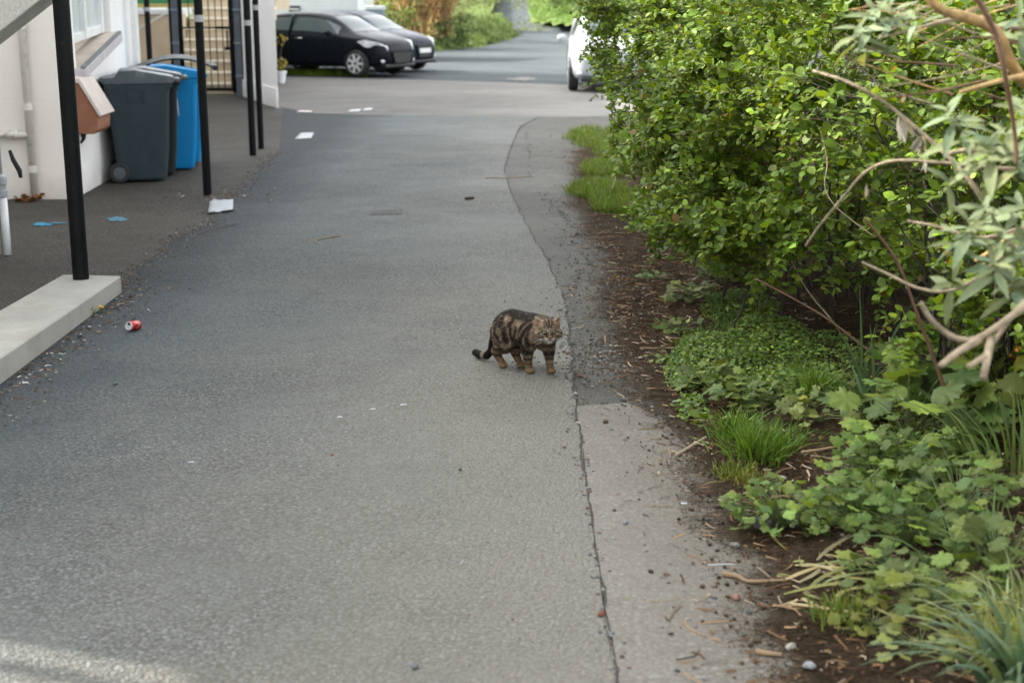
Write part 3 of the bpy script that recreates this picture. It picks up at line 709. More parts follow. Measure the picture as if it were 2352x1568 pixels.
# ------------------------------------------------------------------ parked cars
M['car_black'] = plain('black_car_paint', (.006, .008, .012), .32, 3, .1, **{'Specular_IOR_Level': .14})
M['car_navy'] = plain('navy_car_paint', (.008, .014, .026), .32, 3, .1, **{'Specular_IOR_Level': .14})
M['car_white'] = plain('white_car_paint', (.36, .38, .40), .3, 3, .05, **{'Specular_IOR_Level': .3})
M['car_glass'] = plain('car_glass', (.06, .08, .078), .05, 2, .1, **{'Specular_IOR_Level': .35, 'Coat_Weight': .15, 'Coat_Roughness': .05})
M['lamp_glass'] = plain('headlight_glass', (.55, .58, .60), .12, 30, .25, **{'Coat_Weight': 1.0})
M['alloy'] = plain('silver_alloy', (.60, .62, .63), .35, 6, .08, Metallic=.15)
M['grille'] = plain('black_grille', (.008, .008, .009), .45)
M['chrome'] = plain('chrome', (.6, .6, .6), .15, 4, .05, Metallic=1.0)
M['plate'] = plain('white_plate', (.72, .72, .70), .4)
def catmull(xs, ys, x):
    return float(np.interp(x, xs, ys))
def car(loc, rz, label, paint, big_grille=False, plate=False):
    e = empty('parked_car', loc, label, 'car', 'cars parked beyond the lane', rz)     # +x is the front, origin under the middle
    X = np.array([-1.98, -1.93, -1.80, -1.5, -1.15, -.8, -.3, .1, .45, .75, 1.05, 1.35, 1.6, 1.8, 1.93, 1.99])
    belt = np.interp(X, [-1.98, -1.9, -1.6, -.8, 0, .8, 1.3, 1.7, 1.93, 1.99], [.84, .98, 1.02, .98, .955, .925, .88, .80, .70, .60])
    top = np.interp(X, [-1.98, -1.93, -1.8, -1.5, -1.15, -.8, -.3, .1, .45, .75, 1.05, 1.35, 1.6, 1.8, 1.93, 1.99],
                    [.90, 1.08, 1.24, 1.38, 1.44, 1.46, 1.47, 1.45, 1.36, 1.20, 1.01, .955, .90, .83, .74, .62])
    wid = np.interp(X, [-1.98, -1.9, -1.6, -1, 0, 1, 1.5, 1.8, 1.93, 1.99], [.70, .78, .84, .86, .87, .86, .82, .74, .62, .52])
    tw = np.where(top - belt > .2, .58, wid * .80); bot = np.interp(X, [-1.98, -1.8, -1.3, 1.4, 1.85, 1.99], [.42, .26, .2, .2, .22, .34])
    rows = []
    for i, x in enumerate(X):
        w, b, t, z0 = wid[i], belt[i], top[i], bot[i]
        mid = z0 + (b - z0) * .62
        rows.append([(x, 0, z0), (x, w * .8, z0), (x, w * .97, z0 + .06), (x, w * 1.0, mid * .75 + z0 * .25), (x, w * 1.0, mid), (x, w * .97, b - .02), (x, w * .94, b),
                     (x, tw[i] + (w * .94 - tw[i]) * .10, t - (t - b) * .10 - .012), (x, tw[i] * .84, t - .008), (x, tw[i] * .4, t + .012), (x, 0, t + .016)])
    np_r = len(rows[0]); vs = []
    for r_ in rows:
        vs += r_ + [(x, -y, z) for x, y, z in r_[1:-1][::-1]]
    k = 2 * np_r - 2; n = len(X); me_f = []; me_m = []
    for i in range(n - 1):
        for j in range(k):
            me_f.append([i * k + j, (i + 1) * k + j, (i + 1) * k + (j + 1) % k, i * k + (j + 1) % k])
            jj = j if j < np_r - 1 else k - 1 - j       # mirrored column
            xm = (X[i] + X[i + 1]) / 2; g = 0
            if jj == 6 and top[i] - belt[i] > .16 and top[i + 1] - belt[i + 1] > .12 and -1.75 < xm < 1.0: g = 1
            if jj >= 8 and (.45 <= xm <= 1.05 and top[i + 1] > 1.0 or xm < -1.75 and top[i] > 1.0): g = 1
            if jj == 7 and .45 < xm < 1.05: g = 0
            me_m.append(g)
    me_f += [list(range(k)), list(range((n - 1) * k, n * k))[::-1]]; me_m += [0, 0]
    me = bpy.data.meshes.new('body'); me.from_pydata(vs, [], me_f); me.polygons.foreach_set('material_index', me_m)
    bm = bmesh.new(); bm.from_mesh(me); bmesh.ops.recalc_face_normals(bm, faces=bm.faces[:]); bm.to_mesh(me); bm.free()
    tmp = link('body_tmp', me, [paint, M['car_glass'], M['grille']])
    sub = tmp.modifiers.new('s', 'SUBSURF'); sub.levels = sub.render_levels = 2
    cut = MB()
    for x in (-1.25, 1.27):
        for s in (-1, 1): cut.lathe([(.345, -.16), (.345, .16)], Matrix.Translation((x, s * .82, .31)) @ Matrix.Rotation(R(90), 4, 'X'), 28)
    co = cut.build('cut_tmp', M['grille'])
    bo = tmp.modifiers.new('c', 'BOOLEAN'); bo.object = co; bo.operation = 'DIFFERENCE'; bo.solver = 'EXACT'
    try: bo.material_mode = 'TRANSFER'
    except Exception: pass
    bpy.context.view_layer.update()
    dg = bpy.context.evaluated_depsgraph_get()
    me2 = bpy.data.meshes.new_from_object(tmp.evaluated_get(dg)); me2.name = 'body'
    bpy.data.objects.remove(tmp); bpy.data.objects.remove(co)
    body = bpy.data.objects.new('body', me2); COL.objects.link(body); body.parent = e
    me2.polygons.foreach_set('use_smooth', [True] * len(me2.polygons))
    # door pillars, seams, handle, mirror
    pm = MB()
    for s in (-1, 1):
        for x in (-.62,): pm.tube([(x, s * .825, .93), (x + .03, s * .70, 1.33), (x + .04, s * .63, 1.40)], .035, 6)
    pm.build('pillar', paint, e, smooth=True)
    for s in (-1, 1):
        for x in (-.62, .52): MB().tube([(x + .02, s * .873, .34), (x, s * .874, .62), (x - .01, s * .852, .92)], .006, 4).build('door_seam', M['grille'], e)
    for s in (-1, 1):
        MB().ball((.62, s * .98, 1.0), (.07, .11, .075), 12, 8).build('mirror', paint, e, smooth=True)
        MB().tube([(-.45, s * .873, .86), (-.22, s * .873, .865)], .016, 6).build('door_handle', M['chrome'], e, smooth=True)
        hl = MB(); hl.add([(1.30, s * .815, .80), (1.50, s * .80, .845), (1.78, s * .70, .79), (1.94, s * .50, .70), (1.96, s * .50, .60), (1.80, s * .71, .64), (1.52, s * .81, .68)], [[0, 1, 2, 3, 4, 5, 6]])
        o = hl.build('headlight', M['lamp_glass'], e); sl_ = o.modifiers.new('s', 'SOLIDIFY'); sl_.thickness = .06; sl_.offset = 0
        MB().ball((1.88, s * .62, .36), (.05, .07, .045), 10, 6).build('fog_light', M['lamp_glass'], e, smooth=True)
    g = MB()
    if big_grille:
        g.add([(1.995, -.34, .66), (1.995, .34, .66), (2.0, .24, .36), (2.0, -.24, .36)], [[0, 1, 2, 3]])
    else:
        g.add([(1.995, -.40, .55), (1.995, .40, .55), (2.0, .30, .32), (2.0, -.30, .32)], [[0, 1, 2, 3]])
    go = g.build('grille', M['grille'], e); s_ = go.modifiers.new('s', 'SOLIDIFY'); s_.thickness = .05; s_.offset = 0
    MB().box((1.6, -.62, .20), (1.97, .62, .30)).build('bumper_lip', M['grille'], e, bevel=.03)
    if plate: MB().box((2.03, -.26, .46), (2.045, .26, .57)).build('number_plate', M['plate'], e)
    for x in (-1.25, 1.27):
        for s in (-1, 1):
            Mx = Matrix.Translation((x, s * .76, .31)) @ Matrix.Rotation(R(90) * s, 4, 'X')
            w = MB().lathe([(.2, -.09), (.28, -.095), (.31, -.07), (.31, .07), (.28, .095), (.21, .098)], Mx, 32).build('wheel', M['rubber'], e, smooth=False, bevel=.006)
            rim = MB(); rim.lathe([(.0, -.085), (.205, -.085), (.215, -.1), (.222, -.1), (.222, .02), (.0, .02)], Mx, 32)
            for q in range(7):
                a0 = 2 * math.pi * q / 7
                rim.box((.04, -.028, -.108), (.20, .028, -.086), M=Mx @ Matrix.Rotation(a0, 4, 'Z'))
            rim.build('rim', M['alloy'], w)
            dk = MB()
            for q in range(7):
                a0 = 2 * math.pi * (q + .5) / 7
                dk.box((.10, -.03, -.0895), (.19, .03, -.0855), M=Mx @ Matrix.Rotation(a0, 4, 'Z'))
            dk.build('rim_gap', M['grille'], w)
    return e
hd = -R(29)
fwd = Vector((math.cos(hd), math.sin(hd), 0))
c1 = Vector((-2.56, 33.75, 0)) - fwd * 2.0
car(c1, hd, 'black hatchback parked partly behind the white pier', M['car_black'])
c2 = Vector((-2.18, 36.0, 0)) - fwd * 2.0
car(c2, hd, 'dark navy car with a wide black grille parked beyond the black hatchback', M['car_navy'], True, True)
car(Vector((2.02, 29.9, 0)), -R(92), 'white car half hidden behind the green shrubs', M['car_white'], False, False)

# ------------------------------------------------------------------ behind the cars
ob = empty('outbuilding', (-5.6, 44, 0), 'pale blue grey outbuilding with a small dark vent behind the cars', 'building')
bx1 = AT(836, 30, 43).x
def opart(mb, nm, mat, **k):
    o = mb.build(nm, mat, ob, **k); o.matrix_parent_inverse = Matrix.Translation(-ob.location); return o
opart(MB().box((-12, 43, -.05), (bx1 - .18, 46, 3.2)), 'wall', M['pale_wall'])
opart(MB().box((bx1 - .18, 42.96, -.05), (bx1, 46, 3.2)), 'corner_trim', M['white_paint'])
opart(MB().prism([(-12.1, 42.8), (bx1 + .1, 42.8), (bx1 + .1, 46.2), (-12.1, 46.2)], 3.2, [3.3, 3.3, 4.2, 4.2]), 'roof', M['roof'])
v0, v1 = AT(664, 34, 43), AT(690, 14, 43)
vm = MB(); vm.box((v0.x, 42.955, v0.z), (v1.x, 42.998, v1.z)); opart(vm, 'vent', M['grille'])
vm = MB(); vm.box((v0.x + .03, 42.94, v0.z + .13), (v1.x - .03, 42.953, v0.z + .18)); vm.box((v0.x + .12, 42.94, v0.z + .02), (v1.x - .06, 42.953, v0.z + .08)); opart(vm, 'vent_slat', M['pale_wall'])
b0, b1 = AT(840, 66, 42.0), AT(879, 14, 42.0)
sb = empty('storage_box', ((b0.x + b1.x) / 2, 42.4, 0), 'blue grey metal storage box with a pale lid behind the navy car', 'box')
hw = (b1.x - b0.x) / 2; hz = b1.z
MB().box((-hw, -.4, 0), (hw, .4, hz - .12)).build('body', M['tin'], sb, bevel=.02); MB().box((-hw - .02, -.42, hz - .118), (hw + .02, .42, hz)).build('lid', M['pale_wall'], sb, bevel=.02)
MB().box((hw * .1, -.43, hz - .35), (hw * .5, -.402, hz - .30)).build('handle', M['chrome'], sb)
# ------------------------------------------------------------------ plants
def leaf_template(widths, nseg, fold=.18, droop=.12, wmax=1.0):
    """A leaf of length 1 along +x, normal +z: midrib and two halves, folded a little and curved down at the tip."""
    V, F = [], []
    for i in range(nseg + 1):
        t = i / nseg; w = widths[i] * wmax
        z = -droop * t * t
        V += [(t, 0, z), (t, w, z + fold * w), (t, -w, z + fold * w)]
    T = []
    for i in range(nseg):
        a, b = 3 * i, 3 * i + 3
        for s in (1, 2):
            q = [a, b, b + s, a + s] if s == 2 else [a, a + s, b + s, b]
            T += [[q[0], q[1], q[2]], [q[0], q[2], q[3]]]
    return np.array(V, float), np.array(T)
OVAL = leaf_template([.02, .27, .37, .30, .02], 4, .16, .12)
LANCE = leaf_template([.03, .11, .135, .085, .005], 4, .35, .22)
SMALL = leaf_template([.05, .34, .02], 2, .2, .15)
def lobed(nl=5, depth=.45, ruf=.1):
    V = [(0, 0, 0), (.42, 0, .03)]; T = []; N = nl * 6
    for i in range(N + 1):
        a = -2.35 + 4.7 * i / N
        r = .58 * (1 - depth * .5 + depth * .5 * math.cos(a * nl / 4.7 * 2 * math.pi)) * (1 - .18 * abs(a) / 2.35) + ruf * .25 * math.cos(i * 3.14159)
        x, y = .42 + r * math.cos(a), r * math.sin(a)
        V.append((x, y, .05 * math.cos(a * nl / 4.7 * 2 * math.pi) - .14 * r * r))
    for i in range(N): T.append([1, 2 + i, 3 + i])
    T += [[0, 2, 1], [0, 1, N + 2]]
    return np.array(V, float), np.array(T)
LOBE, LOBE3 = lobed(5, .17, .26), lobed(3, .24, .26)

class Leaves:
    def __init__(s): s.V, s.F, s.C, s.n = [], [], [], 0
    def put(s, tpl, pos, d, nrm, size, col):
        """Many leaves at once: pos, d (direction), nrm (n,3), size (n,), col (n,3)."""
        V, T = tpl
        d = d / (np.linalg.norm(d, axis=1, keepdims=True) + 1e-9)
        nrm = nrm - d * (nrm * d).sum(1, keepdims=True); nrm /= (np.linalg.norm(nrm, axis=1, keepdims=True) + 1e-9)
        w = np.cross(nrm, d)
        P = pos[:, None, :] + size[:, None, None] * (V[None, :, 0:1] * d[:, None] + V[None, :, 1:2] * w[:, None] + V[None, :, 2:3] * nrm[:, None])
        k = len(V); m = len(pos)
        s.V.append(P.reshape(-1, 3)); s.C.append(np.repeat(col, k, 0))
        s.F.append((T[None] + (s.n + np.arange(m) * k)[:, None, None]).reshape(-1, 3)); s.n += k * m
    def build(s, name, mat, parent=None, smooth=True):
        V = np.concatenate(s.V)
        if parent: V = V - np.array(parent.location)
        return np_mesh(name, V, [np.concatenate(s.F)], mat, parent, np.concatenate(s.C), smooth)
def shade(n, base, var=.35, hue=.15):
    base = np.array(base, float)
    k = np.exp(rng.normal(0, var, (n, 1))); h = rng.normal(0, hue, (n, 1))
    return np.clip(base * k * np.c_[1 + h, 1 + h * .2, 1 - h], .002, .9)
def bez(a, b, c, n):
    t = np.linspace(0, 1, n)[:, None]
    return (1 - t) ** 2 * a + 2 * t * (1 - t) * b + t ** 2 * c
def tubes_np(paths, parent, name, mat, seg=4):
    """Many thin tapering stems in one mesh; paths: list of (points (n,3), r0, r1)."""
    V, F, n0 = [], [], 0
    for P, r0, r1 in paths:
        n = len(P); t = np.gradient(P, axis=0); t /= np.linalg.norm(t, axis=1, keepdims=True) + 1e-9
        ref = np.where(np.abs(t[:, 2:3]) > .9, [[1., 0, 0]], [[0, 0, 1.]])
        u = np.cross(t, ref); u /= np.linalg.norm(u, axis=1, keepdims=True) + 1e-9; w = np.cross(t, u)
        r = np.linspace(r0, r1, n)[:, None]
        a = np.arange(seg) * 2 * np.pi / seg
        ringv = P[:, None] + r[:, None] * (np.cos(a)[None, :, None] * u[:, None] + np.sin(a)[None, :, None] * w[:, None])
        V.append(ringv.reshape(-1, 3))
        i, k = np.meshgrid(np.arange(n - 1), np.arange(seg), indexing='ij')
        A = n0 + i * seg + k; B = n0 + i * seg + (k + 1) % seg
        F.append(np.stack([A, B, B + seg, A + seg], -1).reshape(-1, 4)); n0 += n * seg
    V = np.concatenate(V)
    if parent: V = V - np.array(parent.location)
    return np_mesh(name, V, [np.concatenate(F)], mat, parent, None, True)

def outside(E):                      # twig ends beyond the clipped outline of the row of shrubs
    d = E - np.array([0, 0, CAM_H]); f = d[:, 1] * math.cos(PITCH) - d[:, 2] * math.sin(PITCH); u = d[:, 1] * math.sin(PITCH) + d[:, 2] * math.cos(PITCH)
    px = CX + FPX * d[:, 0] / f; py = CY - FPX * u / f
    lim = np.interp(py, [-200, 0, 60, 100, 160, 215, 300, 335, 370, 430, 500, 560, 585, 615, 660, 710, 800, 900], [1290, 1312, 1322, 1336, 1352, 1398, 1438, 1415, 1400, 1412, 1414, 1432, 1475, 1590, 1720, 1930, 2000, 2080])
    return px < lim - np.where(py < 235, 14, 0) + 10 + 10 * np.sin(py * .11 + E[:, 1] * 3) - np.where(rng.random(len(E)) < .06, rng.uniform(5, 45, len(E)), 0)
GREEN = (.094, .150, .012)
def shrub(label, base, spread, envs, n_stem, n_twig, leaf=.045, green=GREEN, bright=1.0, low=.25):
    """Stems from the base arch out into the envelope; twigs hang off the stems and carry leaves in opposite pairs."""
    bz = verge_z(base[0], base[1])
    e = empty('shrub', (base[0], base[1], bz), label, 'shrub', 'green shrubs along the verge')
    base = np.array([base[0], base[1], bz]); wts = np.array([v[2] for v in envs], float); wts /= wts.sum()
    def pick(rmin, rmax, n):
        k = rng.choice(len(envs), n, p=wts); d = rng.normal(size=(n, 3)); d /= np.linalg.norm(d, axis=1, keepdims=True)
        r = rng.uniform(rmin ** 3, rmax ** 3, n)[:, None] ** (1 / 3)
        c = np.array([envs[i][0] for i in k]); q = np.array([envs[i][1] for i in k])
        return c + d * q * r, d
    T, _ = pick(.3, .9, n_stem); paths = []; sp_ = []
    for t in T:
        b = base + np.r_[rng.normal(0, spread, 2), 0]; b[2] = verge_z(b[0], b[1]) - .02
        mid = np.array([b[0] * .72 + t[0] * .28, b[1] * .72 + t[1] * .28, max(t[2], .3) * rng.uniform(.75, 1.1)])
        P = bez(b, mid, t, 14); P[1:-1] += rng.normal(0, .012, (12, 3)); paths.append((P, rng.uniform(.004, .012), .0022)); sp_.append(P[4:])
    sp_ = np.concatenate(sp_)
    tubes_np(paths, e, 'stems', M['bark_dark'], 5)
    E, D = pick(.55, 1.05, n_twig); ok = E[:, 2] > low
    ok &= ~outside(E)
    ok &= np.array([mnoise.noise(Vector(p) * 2.6) + .5 * mnoise.noise(Vector(p) * 6) for p in E]) > -.14
    E, D = E[ok], D[ok]
    tw = []; lv = Leaves(); pos, dr, nm, sz = [], [], [], []
    for t, d in zip(E, D):
        near = sp_[((sp_ - t) ** 2).sum(1).argmin()]
        v = t - near; L = np.linalg.norm(v)
        if L > .55: near = t - v / L * .55; L = .55
        elif L < .2: t = near + (v / (L + 1e-6) + d) * .13; L = np.linalg.norm(t - near)
        mid = (near + t) / 2 + np.r_[0, 0, .10 * L] + rng.normal(0, .05 * L, 3)
        n = max(5, int(L / .021)); P = bez(near, mid, t, n); tw.append((P, .0021, .0009))
        tg = np.gradient(P, axis=0); tg /= np.linalg.norm(tg, axis=1, keepdims=True) + 1e-9
        for i in range(int(n * .18), n):
            side = np.cross(tg[i], [0, 0, 1.]); side /= np.linalg.norm(side) + 1e-9
            if i % 2: side = side * .5 + np.cross(side, tg[i]) * rng.choice([-1, 1]) * .8
            f = .45 + .55 * (1 - abs(i / n - .55) * 1.1)
            for s in (-1, 1):
                pos.append(P[i]); dr.append(s * side + tg[i] * rng.uniform(.25, .9) + rng.normal(0, .22, 3) + [0, 0, .1]); sz.append(leaf * f * rng.uniform(.42, 1.22))
                nm.append([rng.normal(-.15, .38), rng.normal(-.25, .38), 1.0])
        pos.append(P[-1]); dr.append(tg[-1]); sz.append(leaf * .6); nm.append([rng.normal(0, .3), -.3, 1])
    tubes_np(tw, e, 'twigs', M['bark_red'], 3)
    n = len(pos); col = shade(n, np.array(green) * bright, .36, .09)
    old = rng.random(n) < .015; col[old] = np.array((.13, .085, .025)); new = rng.random(n) < .10; col[new] = col[new] * [1.5, 1.35, 1.2]
    lv.put(OVAL, np.array(pos), np.array(dr), np.array(nm), np.array(sz), col)
    lv.build('leaves', M['leaf'], e)
    return n
NL = 0
NL += shrub('leafy green shrub reaching down to the weeds below the woody branches', (2.0, 5.7), .16,
      [((1.95, 5.75, .90), (.55, .60, .75), 2.2), ((1.62, 6.2, 1.40), (.6, .6, .5), 1.3), ((2.25, 5.1, .75), (.5, .6, .6), 1.4)], 34, 850, .060, low=.16)
NL += shrub('green shrub with bare dark stems beside the patch of weeds', (1.66, 7.6), .30,
      [((.96, 7.9, .82), (.50, .95, .42), 1.6), ((1.38, 7.0, .66), (.52, .6, .34), 1.1), ((1.28, 7.8, 1.05), (.62, .85, .58), 2.0), ((1.5, 7.2, 1.6), (.75, .8, .5), 2)], 24, 1300, .055, low=.30)
NL += shrub('green shrub leaning over the grass patch and the road edge', (1.85, 9.4), .25,
      [((1.12, 9.2, 1.22), (.74, 1.0, .66), 2.6), ((1.7, 9.6, 1.8), (.9, 1.1, .55), 2)], 36, 1450, .050, low=.40)
NL += shrub('farthest green shrub overhanging the white car', (2.0, 11.8), .25,
      [((1.30, 11.4, 1.62), (.88, 1.1, .62), 2.8), ((1.9, 12.3, 1.2), (.75, 1.2, .95), 1.5)], 44, 1500, .046, bright=1.08, low=.4)
NL += shrub('dense green shrub at the back of the verge', (2.75, 7.4), .3,
      [((2.55, 7.3, .95), (.85, 1.4, .95), 1.3), ((2.3, 8.3, .55), (.5, .9, .5), .6), ((2.9, 8.8, 1.3), (.8, 1.0, 1.0), .7)], 30, 860, .055, bright=.75, low=.08)
NL += shrub('shrub at the right edge rising behind the grey leaved branches', (2.6, 5.2), .3,
      [((2.45, 5.1, 1.1), (.65, .9, 1.1), 1)], 30, 520, .06, bright=.85, low=.12)
NL += shrub('tall back shrub filling the verge behind the leaning one', (3.2, 11.2), .35,
      [((2.9, 11.0, 1.3), (.9, 1.6, 1.2), 1), ((3.6, 13.6, 1.4), (1.1, 1.6, 1.3), .8)], 40, 560, .065, bright=.85, low=.1)
print('leaves', NL)

# thin bare canes standing in front of the shrubs
def cane(label, pts, r0, r1, mat, name='cane', cat='stem', group=None):
    P = [np.array(p) for p in pts]; Q = []
    for i in range(len(P) - 1):
        a, b = P[max(i - 1, 0)], P[i]; c, d = P[i + 1], P[min(i + 2, len(P) - 1)]
        for t in np.linspace(0, 1, 7)[:-1]:
            Q.append(.5 * ((2 * b) + (-a + c) * t + (2 * a - 5 * b + 4 * c - d) * t * t + (-a + 3 * b - 3 * c + d) * t ** 3))
    Q.append(P[-1]); n = len(Q)
    mb = MB().tube(Q, [(r0 + (r1 - r0) * i / (n - 1)) * (1 + .16 * mnoise.noise((i * .7, r0 * 900, 2))) for i in range(n)], 8)
    return mb
# ---- the grey-leaved woody shrub at the right edge, near the camera
Yb = 3.75
bd = empty('woody_shrub', (2.15, Yb, verge_z(2.15, Yb)), 'woody shrub with pale bare branches and felted grey green leaves', 'shrub')
def bp(pts, r0, r1, mat, nm='branch'):
    k_ = .62 if max(r0, r1) > .0125 else .9; r0, r1 = r0 * k_, r1 * k_
    o = cane('', [tuple(AT(*p)) for p in pts], r0, r1, mat).build(nm, mat, bd, smooth=True)
    o.matrix_parent_inverse = Matrix.Translation(-bd.location); return o
tr_ = MB()
o = cane('', [(2.15, Yb, 0), (2.1, Yb + .05, .6), (2.02, Yb, 1.0), tuple(AT(2440, 200, 3.9))], .045, .022, M['bark_gold']).build('trunk', M['bark_gold'], bd, smooth=True); o.matrix_parent_inverse = Matrix.Translation(-bd.location)
bp([(2130, -10, 3.6), (2165, 25, 3.6), (2230, 42, 3.65), (2290, 75, 3.7), (2325, 150, 3.75), (2360, 190, 3.85), (2440, 200, 3.9)], .017, .030, M['bark_gold'])
bp([(2352, 62, 4.0), (2290, 62, 4.0), (2200, 45, 4.0), (2120, 62, 3.95), (2020, 88, 3.9)], .010, .004, M['bark_pale'])
bp([(2440, 160, 3.9), (2352, 175, 3.7), (2300, 185, 3.6), (2205, 212, 3.55)], .016, .007, M['bark_gold'])
bp([(2240, -10, 3.4), (2285, 75, 3.4), (2310, 180, 3.4), (2330, 300, 3.45), (2335, 380, 3.45)], .0085, .005, M['bark_red'])
bp([(1868, 163, 4.1), (1950, 190, 4.0), (2035, 238, 3.95), (2120, 308, 3.9), (2180, 362, 3.85), (2240, 432, 3.8), (2300, 530, 3.8), (2380, 640, 3.8)], .0065, .013, M['bark_pale'])
bp([(1850, 565, 4.2), (1885, 515, 4.15), (1935, 455, 4.1), (1985, 398, 4.05), (2050, 370, 4.0), (2160, 374, 3.95), (2280, 385, 3.9), (2400, 395, 3.9)], .0035, .0065, M['bark_pale'])
bp([(1980, 602, 4.0), (2040, 630, 3.95), (2110, 662, 3.9), (2180, 668, 3.85), (2250, 635, 3.8), (2300, 590, 3.8), (2400, 540, 3.85)], .004, .0075, M['bark_pale'])
bp([(2115, 695, 3.3), (2140, 735, 3.3), (2185, 772, 3.3), (2235, 780, 3.3), (2290, 750, 3.3), (2352, 705, 3.35), (2480, 620, 3.5)], .009, .017, M['bark_pale'])
bp([(2160, 840, 3.2), (2205, 805, 3.25), (2250, 780, 3.3)], .008, .012, M['bark_pale'])
bp([(2258, 870, 3.2), (2268, 820, 3.25), (2275, 775, 3.3)], .009, .011, M['bark_pale'])
bp([(2225, 842, 3.18), (2262, 818, 3.22)], .007, .008, M['bark_pale'])
bp([(2280, 790, 3.3), (2330, 720, 3.35), (2420, 620, 3.5)], .006, .008, M['bark_pale'])
bp([(2085, 508, 3.9), (2150, 520, 3.85), (2240, 545, 3.8), (2300, 538, 3.8), (2420, 500, 3.85)], .004, .007, M['bark_pale'])
bp([(2180, 352, 3.75), (2240, 345, 3.75), (2310, 352, 3.75), (2420, 352, 3.8)], .007, .012, M['bark_pale'])
bp([(2240, 600, 3.85), (2300, 560, 3.85), (2420, 470, 3.9)], .006, .01, M['bark_gold'])
for i in range(22):
    x0_, y0_ = random.uniform(1930, 2200), random.uniform(0, 230)
    ln = random.uniform(120, 330); an = random.uniform(-.6, .45); Y_ = random.uniform(3.9, 4.6)
    bp([(x0_, y0_, Y_), (x0_ + ln * .5, y0_ + ln * an * .5 + random.uniform(-14, 14), Y_), (x0_ + ln, y0_ + ln * an, Y_)], .0012, random.uniform(.0025, .005), random.choice([M['bark_pale'], M['bark_red'], M['bark_gold']]))
gl = Leaves()
def whorl(px, py, Y, n, L, up=(0, 0, 1), tint=1.0):
    c = np.array(AT(px, py, Y)); a0 = rng.uniform(0, 6.28)
    ax = np.array(up, float); ax /= np.linalg.norm(ax); u = np.cross(ax, [.3, -1, .2]); u /= np.linalg.norm(u); w = np.cross(ax, u)
    a = a0 + np.arange(n) * 2.4; tilt = np.linspace(.9, -.45, n) + rng.normal(0, .15, n)
    d = np.cos(a)[:, None] * u + np.sin(a)[:, None] * w + tilt[:, None] * ax
    nm = ax[None] * 1.0 - d * .3 + rng.normal(0, .15, (n, 3)) + np.array([[-.2, -.4, .3]])
    s = L * np.linspace(.5, 1.05, n) * rng.uniform(.8, 1.1, n)
    gl.put(LANCE, np.repeat(c[None], n, 0) - ax * np.linspace(0, .05, n)[:, None], d, nm, s, shade(n, np.array((.175, .215, .115)) * tint, .16, .06))
for a in ((2175, 250, 3.6, 9, .10), (2215, 285, 3.6, 6, .11), (2275, 330, 3.55, 10, .13), (2330, 360, 3.5, 8, .13), (2315, 300, 3.55, 8, .12), (2350, 240, 3.6, 7, .13),
          (2200, 395, 3.6, 6, .08), (2225, 505, 3.55, 10, .125), (2255, 470, 3.6, 7, .12), (2190, 535, 3.6, 6, .10), (2300, 545, 3.55, 6, .11), (2285, 600, 3.5, 11, .115), (2325, 640, 3.5, 9, .11),
          (2190, 640, 3.6, 6, .10), (2010, 25, 3.9, 9, .12), (1975, 55, 3.9, 8, .13), (2045, 15, 3.9, 7, .12), (1960, 95, 3.95, 5, .13), (2090, 30, 3.8, 6, .1),
          (2345, 470, 3.6, 8, .12), (2350, 560, 3.55, 8, .12), (2350, 60, 3.7, 6, .1), (2345, 30, 3.7, 6, .1)):
    whorl(*a, up=(rng.normal(-.25, .3), rng.normal(-.25, .2), .8))
gl.build('leaves', M['leaf_grey'], bd)
dl = Leaves()
for (px, py, L) in ((2068, 270, .07), (2074, 290, .05), (2115, 312, .05), (2122, 320, .045), (2110, 322, .04), (2128, 372, .03), (1988, 425, .035)):
    n = 3; c = np.repeat(np.array(AT(px, py, 3.93))[None], n, 0)
    dl.put(LANCE, c + rng.normal(0, .004, (n, 3)), np.array([[0, 0, -1.]]) + rng.normal(0, .25, (n, 3)), rng.normal(0, 1, (n, 3)), np.full(n, L), shade(n, (.24, .22, .20), .25, .04))
dl.build('dead_leaves', M['leaf_grey'], bd)
of = Leaves()
for (px, py, n) in ((2318, 665, 8), (2338, 810, 7), (2158, 585, 5)):
    c = np.repeat(np.array(AT(px, py, 3.6))[None], n, 0) + rng.normal(0, .012, (n, 3))
    of.put(SMALL, c, rng.normal(0, 1, (n, 3)), rng.normal(0, 1, (n, 3)), np.full(n, .009), shade(n, (.45, .17, .02) if py != 585 else (.5, .06, .01), .2, .1))
of.build('flowers', M['leaf_soft'], bd)
for lab, pts, r in (('pale thin cane arching down the front of the shrubs', [(1885, 300, 5.9), (1900, 370, 5.85), (1895, 430, 5.8), (1925, 480, 5.75), (2010, 545, 5.7)], .003),
                    ('brown cane bent over beside the weeds', [(1735, 640, 6.6), (1830, 690, 6.5), (1905, 735, 6.4), (1990, 800, 6.3), (2060, 840, 6.2)], .006),
                    ('thin pale cane standing between the dark stems', [(1800, 560, 6.8), (1850, 660, 6.7), (1915, 740, 6.5)], .003),
                    ('reddish brown stem at the right among the shrub leaves', [(1985, 500, 5.1), (2060, 600, 5.1), (2110, 730, 5.1), (2165, 880, 5.1), (2180, 930, 5.1)], .007),
                    ('slender grey cane in front of the far grass patch', [(1485, 200, 10.6), (1460, 285, 10.5), (1420, 390, 10.4), (1405, 435, 10.3)], .0045)):
    mb = cane('', [tuple(AT(*p)) for p in pts], r * .7, r, None)
    tag(mb.build('cane', M['bark_red'] if 'reddish' in lab or 'brown' in lab else M['bark_pale'], smooth=True), lab, 'stem', 'loose canes in the verge')

